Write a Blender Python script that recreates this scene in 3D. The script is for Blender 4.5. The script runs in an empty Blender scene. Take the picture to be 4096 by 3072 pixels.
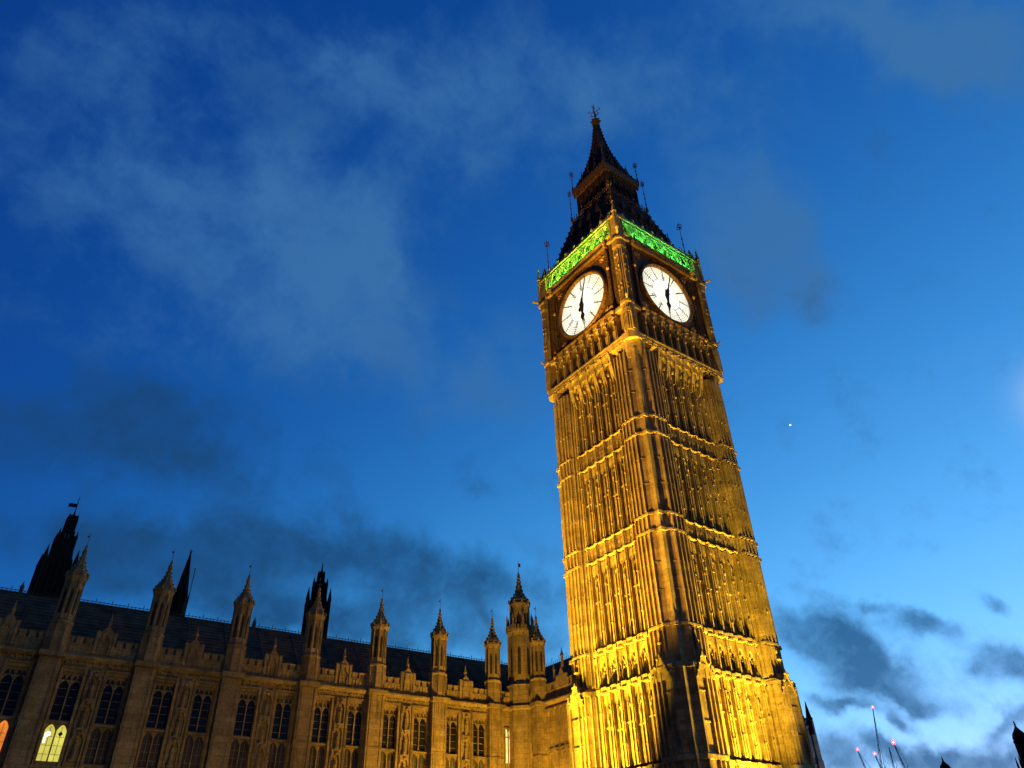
import bpy, bmesh, math, random
from mathutils import Matrix, Vector
random.seed(7)
R = math.radians
sc = bpy.context.scene
col = sc.collection

# ------------------------------------------------------------------ camera
cam = bpy.data.objects.new('camera', bpy.data.cameras.new('camera'))
col.objects.link(cam)
sc.camera = cam
CAM = Vector((-48.258, -43.046, 1.70))
_yaw, _pitch, _roll = R(-37.0535), R(35.6073), R(-1.7346)
_f = Vector((-math.sin(_yaw) * math.cos(_pitch), math.cos(_yaw) * math.cos(_pitch), math.sin(_pitch)))
_r = _f.cross(Vector((0, 0, 1))).normalized()
_u = _r.cross(_f)
_r2 = _r * math.cos(_roll) + _u * math.sin(_roll)
_u2 = -_r * math.sin(_roll) + _u * math.cos(_roll)
_m = Matrix((_r2, _u2, -_f)).transposed().to_4x4()
_m.translation = CAM
cam.matrix_world = _m
cam.data.sensor_width = 36.0
cam.data.lens = 3016.16 / 4096 * 36
cam.data.clip_start = 0.1
cam.data.clip_end = 8000

sc.view_settings.view_transform = 'Standard'
sc.view_settings.look = 'None'
sc.view_settings.exposure = 0.0
sc.view_settings.gamma = 1.0

# ------------------------------------------------------------------ dusk sky
world = bpy.data.worlds.new('World')
sc.world = world
world.use_nodes = True
wt = world.node_tree
WN, WL = wt.nodes, wt.links
bg = WN['Background']

def wmath(op, a, b=None, c=None, clamp=False):
    n = WN.new('ShaderNodeMath')
    n.operation = op
    n.use_clamp = clamp
    for i, v in enumerate((a, b, c)):
        if v is None:
            continue
        if isinstance(v, (int, float)):
            n.inputs[i].default_value = v
        else:
            WL.new(v, n.inputs[i])
    return n.outputs[0]

sky = WN.new('ShaderNodeTexSky')
sky.sky_type = 'NISHITA'
sky.sun_disc = False
sky.sun_elevation = R(-5)
sky.sun_rotation = R(85)
sky.ozone_density = 4
sky.dust_density = 0.3
sep = WN.new('ShaderNodeSeparateColor')
WL.new(sky.outputs[0], sep.inputs[0])
# the camera's blue-hour white balance: one response curve per channel
comb = WN.new('ShaderNodeCombineColor')
SKYRESP = ((0, 75.0, 1.67, 28.0), (1, 13.9, 1.015, 10.9), (2, 3.0, 0.74, 0.62))
for i, gain, gam, sat in SKYRESP:
    x = wmath('MULTIPLY', sep.outputs[i], 9.0)
    WL.new(wmath('DIVIDE', wmath('MULTIPLY', wmath('POWER', x, gam), gain), wmath('MULTIPLY_ADD', x, sat, 1.0)), comb.inputs[i])

# cloud banks: soft patches at compass directions in the sky, torn up by noise
LIGHT = [(17.71, 58.56, -5.14, 4.26, 1.82, 0.55), (32.47, 56.43, -25.1, 4.07, 1.91, 0.45), (52.94, 56.39, -30.06, 6.82, 2.26, 0.7), (19.1, 49.98, -6.27, 5.15, 4.29, 0.45), (17.81, 42.25, -1.31, 7.0, 3.71, 0.55), (80.93, 52.31, -43.54, 7.65, 1.98, 0.9), (84.25, 48.02, -53.38, 3.4, 1.27, 0.4), (63.7, 44.78, -56.09, 4.12, 2.47, 0.75), (60.2, 40.36, -35.42, 4.15, 1.97, 0.5), (-6.42, 52.68, 43.82, 5.47, 2.92, 0.35), (35.07, 53.16, -12.89, 3.62, 1.78, 0.45), (-2.55, 46.3, 35.05, 7.19, 2.61, 0.3), (36.42, 37.71, 9.95, 3.58, 1.93, 0.35), (30.61, 19.58, -6.56, 2.37, 0.39, 0.8), (34.18, 18.34, -46.38, 1.45, 0.52, 0.8), (38.53, 22.32, -16.45, 2.37, 0.87, 0.5), (18.35, 20.53, -1.13, 2.23, 0.62, 0.45), (47.18, 53.5, -56.86, 1.51, 1.28, 0.35), (0.1, 43.97, 28.0, 3.85, 2.41, 0.2)]
LIGHT += [(10.9, 49.16, -29.1, 2.56, 2.9, 0.5), (19.17, 43.3, -27.32, 3.31, 3.71, 0.5), (25.37, 45.68, -64.6, 3.96, 2.04, 0.45), (20.57, 38.32, -1.65, 5.86, 2.05, 0.4), (58.42, 43.53, -80.55, 4.04, 1.93, 0.5), (65.33, 41.41, -89.84, 3.44, 1.51, 0.45), (45.44, 54.61, -47.73, 3.73, 1.59, 0.45), (4.96, 42.69, -28.18, 3.79, 2.79, 0.3), (34.2, 34.57, -16.07, 5.11, 2.1, 0.35), (6.06, 35.63, 4.9, 4.57, 1.91, 0.25), (82.47, 48.67, -56.44, 5.1, 1.27, 0.5)]
DARK = [(7.1, 28.23, 7.64, 7.53, 2.18, 0.95), (6.74, 31.49, 2.59, 3.01, 1.2, 0.7), (18.77, 23.05, -0.38, 4.73, 1.75, 0.75), (32.54, 21.19, -11.68, 8.1, 1.56, 0.75), (5.01, 21.5, 2.0, 4.91, 1.3, 0.75), (10.54, 20.7, 16.36, 4.39, 1.38, 0.8), (16.73, 18.6, -2.62, 4.73, 1.51, 0.8), (25.96, 18.34, 3.64, 5.11, 1.57, 0.65), (36.77, 16.3, -10.88, 3.84, 1.25, 0.6), (58.93, 15.55, -21.9, 2.68, 1.27, 1.0), (61.23, 13.13, -26.67, 3.33, 1.0, 1.0), (62.4, 16.72, -17.73, 1.03, 0.3, 0.7), (64.92, 15.22, -18.07, 1.55, 0.49, 0.9), (69.52, 16.03, -47.41, 0.95, 0.52, 0.7), (68.52, 12.22, -21.75, 1.79, 0.88, 0.95), (58.67, 11.32, -13.86, 2.03, 0.29, 0.8), (62.13, 10.1, -20.73, 0.64, 0.34, 0.8), (57.43, 8.57, -36.14, 1.51, 1.22, 0.9), (65.26, 7.97, 0.32, 3.3, 0.75, 1.0), (67.95, 9.49, 16.0, 1.41, 0.3, 0.5), (34.78, 28.54, -30.98, 2.22, 0.83, 0.4), (62.01, 11.5, -16.02, 2.57, 0.4, 0.7), (60.8, 8.41, -40.5, 1.12, 0.46, 0.7), (66.17, 7.01, -5.66, 1.98, 0.55, 0.8)]
tc = WN.new('ShaderNodeTexCoord')
def wnoise(scale, detail, rough, vec, kind='Color'):
    n = WN.new('ShaderNodeTexNoise')
    n.inputs['Scale'].default_value = scale
    n.inputs['Detail'].default_value = detail
    n.inputs['Roughness'].default_value = rough
    WL.new(vec, n.inputs['Vector'])
    return n.outputs[kind]
def vop(op, a, b):
    n = WN.new('ShaderNodeVectorMath')
    n.operation = op
    for i, v in enumerate((a, b)):
        if isinstance(v, (tuple, list, Vector)):
            n.inputs[i].default_value = v
        else:
            WL.new(v, n.inputs[i])
    return n
D0 = tc.outputs['Generated']
def warp(amount, scale):
    nz = wnoise(scale, 5, 0.58, D0)
    return vop('ADD', D0, vop('MULTIPLY', vop('SUBTRACT', nz, (0.5, 0.5, 0.5)).outputs[0], (amount,) * 3).outputs[0]).outputs[0]
def banks(rows, vec, grow=1.0):
    total = None
    for az, el, tilt, ha, hb, st in rows:
        az, el, tilt = R(az), R(el), R(tilt)
        c = Vector((math.sin(az) * math.cos(el), math.cos(az) * math.cos(el), math.sin(el)))
        rr = c.cross(Vector((0, 0, 1))).normalized()
        uu = rr.cross(c)
        a = (rr * math.cos(tilt) + uu * math.sin(tilt)) / (R(ha) * grow)
        b = (-rr * math.sin(tilt) + uu * math.cos(tilt)) / (R(hb) * grow)
        x = vop('DOT_PRODUCT', vec, a).outputs['Value']
        y = vop('DOT_PRODUCT', vec, b).outputs['Value']
        v = wmath('EXPONENT', wmath('MULTIPLY', wmath('MULTIPLY_ADD', y, y, wmath('MULTIPLY', x, x)), -1.0))
        total = wmath('MULTIPLY_ADD', v, st, 0.0 if total is None else total)
    return total
def mixc(fac, a, b):
    n = WN.new('ShaderNodeMix')
    n.data_type = 'RGBA'
    WL.new(fac, n.inputs[0])
    for i, v in ((6, a), (7, b)):
        if isinstance(v, tuple):
            n.inputs[i].default_value = v
        else:
            WL.new(v, n.inputs[i])
    return n.outputs[2]
fine = wnoise(13, 8, 0.62, warp(0.06, 7), 'Fac')
light = banks(LIGHT, warp(0.22, 4.0), 1.3)
dark = banks(DARK, warp(0.085, 9), 1.38)
def tear(v, lo, hi):
    k = wmath('MULTIPLY_ADD', wmath('SUBTRACT', fine, 0.5), 1.5, v)
    n = WN.new('ShaderNodeMapRange')
    n.interpolation_type = 'SMOOTHSTEP'
    WL.new(k, n.inputs[0])
    n.inputs[1].default_value = lo
    n.inputs[2].default_value = hi
    return n.outputs[0]
lightf = wmath('MULTIPLY', tear(light, 0.0, 1.08), 0.9)
billow = wnoise(22, 7, 0.6, warp(0.05, 12), 'Fac')
darkf = wmath('MULTIPLY', tear(dark, 0.04, 0.95), wmath('MULTIPLY_ADD', billow, 1.1, 0.32), None, True)
skyc = comb.outputs[0]
scaled = WN.new('ShaderNodeVectorMath')
scaled.operation = 'MULTIPLY'
WL.new(skyc, scaled.inputs[0])
scaled.inputs[1].default_value = (0.15, 0.18, 0.20)
darkcol = vop('ADD', scaled.outputs[0], (0.009, 0.045, 0.115)).outputs[0]
c1 = mixc(lightf, skyc, (0.043, 0.165, 0.400, 1))
c2 = mixc(darkf, c1, darkcol)
# pale halo painted into the sky at right: bloom from an unseen source
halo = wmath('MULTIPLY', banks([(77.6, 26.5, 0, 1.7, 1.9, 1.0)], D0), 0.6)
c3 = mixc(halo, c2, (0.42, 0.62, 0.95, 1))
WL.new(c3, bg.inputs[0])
bg.inputs[1].default_value = 1.0
world.cycles.sampling_method = 'MANUAL'
world.cycles.sample_map_resolution = 512

# ------------------------------------------------------------------ materials
def material(name):
    m = bpy.data.materials.new(name)
    m.use_nodes = True
    return m, m.node_tree, m.node_tree.nodes['Principled BSDF']

def stone(name, c1, c2, c3, rough=0.85, bump=0.35, scale=1.0):
    m, t, p = material(name)
    N, L = t.nodes, t.links
    g = N.new('ShaderNodeTexCoord')
    def noise(s, det, stretch=(1, 1, 1)):
        mp = N.new('ShaderNodeMapping')
        mp.inputs['Scale'].default_value = stretch
        L.new(g.outputs['Object'], mp.inputs[0])
        n = N.new('ShaderNodeTexNoise')
        n.inputs['Scale'].default_value = s * scale
        n.inputs['Detail'].default_value = det
        n.inputs['Roughness'].default_value = 0.65
        L.new(mp.outputs[0], n.inputs['Vector'])
        return n.outputs['Fac']
    big = noise(0.6, 7)
    streak = noise(2.2, 4, (1, 1, 0.12))
    small = noise(5, 8)
    r = N.new('ShaderNodeValToRGB')
    r.color_ramp.elements[0].position = 0.34
    r.color_ramp.elements[0].color = (*c1, 1)
    r.color_ramp.elements[1].position = 0.66
    r.color_ramp.elements[1].color = (*c2, 1)
    L.new(big, r.inputs[0])
    mx = N.new('ShaderNodeMix')
    mx.data_type = 'RGBA'
    mr = N.new('ShaderNodeMapRange')
    mr.inputs[1].default_value = 0.52
    mr.inputs[2].default_value = 0.72
    mr.inputs[4].default_value = 0.9
    L.new(streak, mr.inputs[0])
    L.new(mr.outputs[0], mx.inputs[0])
    L.new(r.outputs[0], mx.inputs[6])
    mx.inputs[7].default_value = (*c3, 1)
    mul = N.new('ShaderNodeMix')
    mul.data_type = 'RGBA'
    mul.blend_type = 'MULTIPLY'
    mul.inputs[0].default_value = 0.5
    L.new(mx.outputs[2], mul.inputs[6])
    sr = N.new('ShaderNodeMapRange')
    sr.inputs[1].default_value = 0.3
    sr.inputs[2].default_value = 0.7
    sr.inputs[3].default_value = 0.30
    sr.inputs[4].default_value = 1.40
    L.new(small, sr.inputs[0])
    L.new(sr.outputs[0], mul.inputs[7])
    # coursed ashlar: every block has its own tone, with thin joints
    sx = N.new('ShaderNodeSeparateXYZ')
    L.new(g.outputs['Object'], sx.inputs[0])
    ad = N.new('ShaderNodeMath')
    L.new(sx.outputs[0], ad.inputs[0])
    L.new(sx.outputs[1], ad.inputs[1])
    cx = N.new('ShaderNodeCombineXYZ')
    L.new(ad.outputs[0], cx.inputs[0])
    L.new(sx.outputs[2], cx.inputs[1])
    bk = N.new('ShaderNodeTexBrick')
    bk.inputs['Scale'].default_value = 1.0
    bk.inputs['Brick Width'].default_value = 0.95
    bk.inputs['Row Height'].default_value = 0.46
    bk.inputs['Mortar Size'].default_value = 0.016
    bk.inputs['Color1'].default_value = (0.62, 0.60, 0.60, 1)
    bk.inputs['Color2'].default_value = (1.28, 1.24, 1.20, 1)
    bk.inputs['Mortar'].default_value = (0.40, 0.38, 0.36, 1)
    L.new(cx.outputs[0], bk.inputs['Vector'])
    blk = N.new('ShaderNodeMix')
    blk.data_type = 'RGBA'
    blk.blend_type = 'MULTIPLY'
    blk.inputs[0].default_value = 0.55
    L.new(mul.outputs[2], blk.inputs[6])
    L.new(bk.outputs['Color'], blk.inputs[7])
    L.new(blk.outputs[2], p.inputs['Base Color'])
    b = N.new('ShaderNodeBump')
    b.inputs['Strength'].default_value = bump
    b.inputs['Distance'].default_value = 0.05
    L.new(small, b.inputs['Height'])
    L.new(b.outputs[0], p.inputs['Normal'])
    p.inputs['Roughness'].default_value = rough
    p.inputs['Specular IOR Level'].default_value = 0.15
    return m

def plain(name, c, rough=0.6, metal=0.0, var=0.35, scale=3.0, bump=0.15, spec=0.1):
    m, t, p = material(name)
    N, L = t.nodes, t.links
    g = N.new('ShaderNodeTexCoord')
    n = N.new('ShaderNodeTexNoise')
    n.inputs['Scale'].default_value = scale
    n.inputs['Detail'].default_value = 4
    L.new(g.outputs['Object'], n.inputs['Vector'])
    r = N.new('ShaderNodeValToRGB')
    r.color_ramp.elements[0].position = 0.3
    r.color_ramp.elements[1].position = 0.7
    r.color_ramp.elements[0].color = (*[v * (1 - var) for v in c], 1)
    r.color_ramp.elements[1].color = (*[min(1, v * (1 + var)) for v in c], 1)
    L.new(n.outputs['Fac'], r.inputs[0])
    L.new(r.outputs[0], p.inputs['Base Color'])
    p.inputs['Roughness'].default_value = rough
    p.inputs['Specular IOR Level'].default_value = spec
    p.inputs['Metallic'].default_value = metal
    if bump:
        b = N.new('ShaderNodeBump')
        b.inputs['Strength'].default_value = bump
        b.inputs['Distance'].default_value = 0.03
        L.new(n.outputs['Fac'], b.inputs['Height'])
        L.new(b.outputs[0], p.inputs['Normal'])
    return m

def glow(name, c, strength, var=0.0, scale=2.0):
    m, t, p = material(name)
    p.inputs['Base Color'].default_value = (*[0.5 * v for v in c], 1)
    p.inputs['Emission Color'].default_value = (*c, 1)
    p.inputs['Emission Strength'].default_value = strength
    if var:
        N, L = t.nodes, t.links
        g = N.new('ShaderNodeTexCoord')
        n = N.new('ShaderNodeTexNoise')
        n.inputs['Scale'].default_value = scale
        L.new(g.outputs['Object'], n.inputs['Vector'])
        mr = N.new('ShaderNodeMapRange')
        mr.inputs[1].default_value = 0.3
        mr.inputs[2].default_value = 0.7
        mr.inputs[3].default_value = strength * (1 - var)
        mr.inputs[4].default_value = strength * (1 + var)
        L.new(n.outputs['Fac'], mr.inputs[0])
        L.new(mr.outputs[0], p.inputs['Emission Strength'])
    return m

M = {}
M['stone'] = stone('honey_limestone', (0.27, 0.185, 0.07), (0.47, 0.345, 0.15), (0.12, 0.085, 0.04))
M['pale'] = stone('carved_limestone', (0.36, 0.26, 0.10), (0.50, 0.36, 0.13), (0.22, 0.15, 0.06), bump=0.5)
M['palace'] = stone('palace_limestone', (0.28, 0.19, 0.075), (0.41, 0.285, 0.105), (0.16, 0.11, 0.045))
M['grey'] = stone('grey_church_stone', (0.30, 0.30, 0.29), (0.42, 0.42, 0.40), (0.2, 0.2, 0.2))
M['dark_stone'] = stone('near_black_stone', (0.016, 0.011, 0.007), (0.028, 0.019, 0.011), (0.010, 0.007, 0.005))  # near-black base colour for the background towers, spire and turrets
M['iron'] = plain('dark_cast_iron', (0.085, 0.052, 0.020), 0.5, 0.0)
M['rooftile'] = plain('cast_iron_roof_plates', (0.065, 0.040, 0.016), 0.6, 0.0, 0.5, 2.0, 0.5)
M['gilt'] = plain('weathered_gilding', (0.50, 0.27, 0.06), 0.45, 0.35, 0.4, 5.0)
M['dullgilt'] = plain('dull_bronze_gilding', (0.16, 0.085, 0.022), 0.5, 0.2, 0.6, 4.0)
M['slate'] = plain('roof_slate', (0.11, 0.08, 0.045), 0.7, 0.0, 0.35, 1.2, 0.4)
M['glass'] = plain('dark_window_glass', (0.012, 0.012, 0.013), 0.18, 0.0, 0.3, 0.8, 0.25, 0.16)
M['blind'] = plain('drawn_grey_blind', (0.075, 0.062, 0.045), 0.5, 0.0, 0.4, 0.6, 0.05)
M['opening_shade'] = plain('painted_opening_shade', (0.05, 0.036, 0.018), 0.9)  # dark colour stands in for the shade inside openings and slits
M['dial'] = glow('lit_opal_glass', (1.0, 0.97, 0.76), 1.25, 0.12, 0.5)
M['dialiron'] = plain('dial_ironwork', (0.055, 0.045, 0.015), 0.5)
M['hand'] = plain('black_clock_hand', (0.016, 0.015, 0.006), 0.5)
M['green_led'] = glow('green_lamp_lens', (0.05, 1.0, 0.22), 4.0)
M['belfry'] = stone('whitish_belfry_stone', (0.30, 0.29, 0.20), (0.44, 0.42, 0.29), (0.18, 0.17, 0.12))
M['yellow_window'] = glow('lit_yellow_blind', (0.80, 0.72, 0.12), 0.82, 0.25, 1.2)
M['orange_window'] = glow('lit_orange_blind', (1.0, 0.27, 0.03), 0.85, 0.3, 1.0)
M['white_window'] = glow('lit_white_lamp', (1.0, 0.93, 0.80), 3.0)
M['warm_window'] = glow('lit_warm_glass', (1.0, 0.72, 0.28), 1.0, 0.45, 2.2)
M['red_lamp'] = glow('red_warning_lamp', (1.0, 0.08, 0.14), 3.5)
M['white_lamp'] = glow('white_lamp_core', (1.0, 0.75, 0.8), 6.0)
M['steel'] = plain('crane_steel', (0.05, 0.06, 0.08), 0.5)
M['planet'] = glow('planet_light', (1.0, 0.90, 0.80), 5.0)
M['lawn'] = plain('grass_ground', (0.035, 0.055, 0.02), 0.95, 0, 0.5, 0.4, 0.6)
M['road'] = plain('asphalt', (0.05, 0.05, 0.05), 0.9, 0, 0.25, 2.0)
M['paving'] = plain('stone_paving', (0.22, 0.20, 0.17), 0.85, 0, 0.25, 1.0)
M['flag'] = plain('dark_flag_cloth', (0.02, 0.025, 0.045), 0.8)
M['lamphouse'] = plain('floodlight_housing', (0.03, 0.03, 0.03), 0.5)
M['sodium_lens'] = glow('sodium_lens', (1.0, 0.6, 0.12), 3.0)

# ------------------------------------------------------------------ mesh helpers
class MB:
    """collects faces, then links them as ONE mesh object"""
    def __init__(self, tf=None):
        self.v, self.f, self.mi, self.tf, self.m = [], [], [], tf, 0
    def add(self, pts, faces):
        b = len(self.v)
        tf = self.tf
        for p in pts:
            self.v.append(tuple(tf(*p)) if tf else tuple(p))
        for f in faces:
            self.f.append([b + i for i in f])
            self.mi.append(self.m)
    def box(self, x0, x1, y0, y1, z0, z1):
        self.add([(x0, y0, z0), (x1, y0, z0), (x1, y1, z0), (x0, y1, z0), (x0, y0, z1), (x1, y0, z1), (x1, y1, z1), (x0, y1, z1)],
                 [(0, 3, 2, 1), (4, 5, 6, 7), (0, 1, 5, 4), (1, 2, 6, 5), (2, 3, 7, 6), (3, 0, 4, 7)])
    def loft(self, rings, cap=True):
        n = len(rings[0])
        pts = [p for r in rings for p in r]
        fs = []
        for k in range(len(rings) - 1):
            for i in range(n):
                j = (i + 1) % n
                fs.append((k * n + i, k * n + j, (k + 1) * n + j, (k + 1) * n + i))
        if cap:
            fs.append(tuple(reversed(range(n))))
            fs.append(tuple(range((len(rings) - 1) * n, len(rings) * n)))
        self.add(pts, fs)
    def prism(self, poly, z0, z1, poly1=None):
        self.loft([[(a, b, z0) for a, b in poly], [(a, b, z1) for a, b in (poly1 or poly)]])
    def ngon(self, cx, cy, prof, n=8, rot=None):
        """lathe with n sides: prof = [(radius, z), ...]"""
        rot = math.pi / n if rot is None else rot
        rings = []
        for r, z in prof:
            rings.append([(cx + r * math.cos(rot + 2 * math.pi * i / n), cy + r * math.sin(rot + 2 * math.pi * i / n), z) for i in range(n)])
        self.loft(rings)
    def square(self, prof, cx=0, cy=0):
        self.loft([[(cx - h, cy - h, z), (cx + h, cy - h, z), (cx + h, cy + h, z), (cx - h, cy + h, z)] for h, z in prof])
    def bar(self, p0, p1, r, n=6, r1=None):
        p0, p1 = Vector(p0), Vector(p1)
        d = (p1 - p0)
        if d.length < 1e-6:
            return
        d.normalize()
        a = d.orthogonal().normalized()
        b = d.cross(a)
        r1 = r if r1 is None else r1
        self.loft([[tuple(p + (a * math.cos(2 * math.pi * i / n) + b * math.sin(2 * math.pi * i / n)) * q) for i in range(n)] for p, q in ((p0, r), (p1, r1))])
    def blob(self, c, rx, ry=None, rz=None, n=6, k=4):
        ry = rx if ry is None else ry
        rz = rx if rz is None else rz
        rings = []
        for a in range(k + 1):
            th = math.pi * (a / k)
            s, z = max(0.02, math.sin(th)), -math.cos(th)
            rings.append([(c[0] + rx * s * math.cos(2 * math.pi * i / n), c[1] + ry * s * math.sin(2 * math.pi * i / n), c[2] + rz * z) for i in range(n)])
        self.loft(rings)
    def plate(self, outer, n0, n1):
        """polygon in (t, z) extruded along the middle axis from n0 to n1"""
        k = len(outer)
        pts = [(t, n0, z) for t, z in outer] + [(t, n1, z) for t, z in outer]
        fs = [tuple(reversed(range(k))), tuple(range(k, 2 * k))] + [(i, (i + 1) % k, k + (i + 1) % k, k + i) for i in range(k)]
        self.add(pts, fs)
    def arch(self, t0, t1, zs, zt, n0, n1, open_w=None, rise=1.15, seg=5):
        """a flat panel with a pointed arch cut out of its foot; zs = springing, zt = top of panel"""
        c = (t0 + t1) / 2
        w = (open_w or (t1 - t0)) / 2
        h = min(w * 2 * rise * 0.87, (zt - zs) * 0.93)
        for s in (-1, 1):
            edge = []
            for i in range(seg + 1):
                u = i / seg
                x = w * (1 - u ** 1.0 * 1.0)
                z = zs + h * math.sin(u * math.pi / 2) ** 0.85
                edge.append((c + s * x, z))
            for i in range(seg):
                (xa, za), (xb, zb) = edge[i], edge[i + 1]
                q = [(xa, za), (xb, zb), (xb, zt), (xa, zt)]
                if s > 0:
                    q.reverse()
                self.plate(q, n0, n1)
            if t1 - t0 > 2 * w + 1e-3:
                e = t0 if s < 0 else t1
                q = [(e, zs), (c + s * w, zs), (c + s * w, zt), (e, zt)]
                if s > 0:
                    q.reverse()
                self.plate(q, n0, n1)
    def build(self, name, mats, parent=None, loc=None, smooth=False):
        me = bpy.data.meshes.new(name)
        me.from_pydata(self.v, [], self.f)
        mats = mats if isinstance(mats, (list, tuple)) else [mats]
        for m in mats:
            me.materials.append(m)
        if len(mats) > 1:
            me.polygons.foreach_set('material_index', self.mi)
        bm = bmesh.new()
        bm.from_mesh(me)
        bmesh.ops.recalc_face_normals(bm, faces=bm.faces)
        bm.to_mesh(me)
        bm.free()
        if smooth:
            me.polygons.foreach_set('use_smooth', [True] * len(me.polygons))
        o = bpy.data.objects.new(name, me)
        col.objects.link(o)
        if parent:
            o.parent = parent
        if loc is not None:
            o.location = loc
        return o

def thing(name, label, cat, loc=(0, 0, 0), rz=0.0, group=None):
    o = bpy.data.objects.new(name, None)
    o.empty_display_size = 0.5
    col.objects.link(o)
    o.location = loc
    o.rotation_euler = (0, 0, rz)
    o['label'] = label
    o['category'] = cat
    if group:
        o['group'] = group
    return o

def tag(o, label, cat, group=None):
    o['label'] = label
    o['category'] = cat
    if group:
        o['group'] = group
    return o

def copy_tree(o, parent=None):
    c = o.copy()
    col.objects.link(c)
    c.parent = parent
    for ch in list(o.children):
        copy_tree(ch, c)
    return c

def lamp(kind, name, loc, energy, color, target=None, parent=None, **kw):
    d = bpy.data.lights.new(name, kind)
    d.energy = energy
    d.color = color
    for k, v in kw.items():
        setattr(d, k, v)
    o = bpy.data.objects.new(name, d)
    col.objects.link(o)
    o.location = loc
    if target is not None:
        o.rotation_euler = (Vector(target) - Vector(loc)).to_track_quat('-Z', 'Y').to_euler()
    if parent:
        o.parent = parent
    return o

# face frames of the tower: (t, n, z) -> world, t runs to the right seen from outside
def face_tf(k):
    Nx, Ny = [(0, -1), (1, 0), (0, 1), (-1, 0)][k]
    Tx, Ty = -Ny, Nx
    return lambda t, n, z: (t * Tx + n * Nx, t * Ty + n * Ny, z)
FACES = [face_tf(k) for k in range(4)]          # 0 = -Y, 1 = +X, 2 = +Y, 3 = -X
def corner_tf(k):
    return [(-1, -1), (1, -1), (1, 1), (-1, 1)][k]
def four(mb_fn, mb):
    for tf in FACES:
        mb.tf = tf
        mb_fn(mb)
    mb.tf = None
    return mb

def four_parts(fn, name, mats, parent):
    for tf in FACES:
        m = MB(tf)
        fn(m)
        m.build(name, mats, parent)

# ------------------------------------------------------------------ ground (below the frame)
def sheet(name, x0, x1, y0, y1, z, mat):
    mb = MB()
    mb.add([(x0, y0, z), (x1, y0, z), (x1, y1, z), (x0, y1, z)], [(0, 1, 2, 3)])
    o = mb.build(name, mat)
    o['kind'] = 'structure'
    return o
sheet('ground', -2500, 2500, -2500, 2500, 0.0, M['paving'])
sheet('lawn', -52, -9, -12, 14, 0.004, M['lawn'])
sheet('road', -300, 300, -38, -20, 0.004, M['road'])
def kerb():
    mb = MB()
    mb.box(-300, 300, -20, -12.5, 0.0, 0.13)
    mb.box(-300, 300, -46, -38, 0.0, 0.13)
    o = mb.build('pavement', M['paving'])
    o['kind'] = 'structure'
kerb()

# ================================================================== CLOCK TOWER
tower = thing('clock_tower', 'tall floodlit gothic clock tower with two white glowing dials and a dark pointed spire', 'clock tower')
WALL = 5.52
CORE = 5.26
PITCH = 1.14
BAYS = [(-2.85 - PITCH * 0 + PITCH * i) for i in range(6)]            # bay bounds -2.85 .. 2.85

def pier_poly(P, c, sx, sy, inner=3.3, root=5.5, ret=3.62):
    p = [(root, inner), (P, ret), (P, P - c), (P - c, P), (ret, P), (inner, root), (inner, inner)]
    p = [(a * sx, b * sy) for a, b in p]
    if sx * sy < 0:
        p.reverse()
    return p

# --- shaft core and panelled faces
Z_D, Z_CL, Z_CU, Z_BL, Z_BU, Z_AL, Z_AU, Z_K = 10.5, 16.4, 19.38, 26.85, 28.3, 35.85, 37.55, 45.0
bounds = [-3.6] + BAYS + [3.6]

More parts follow.
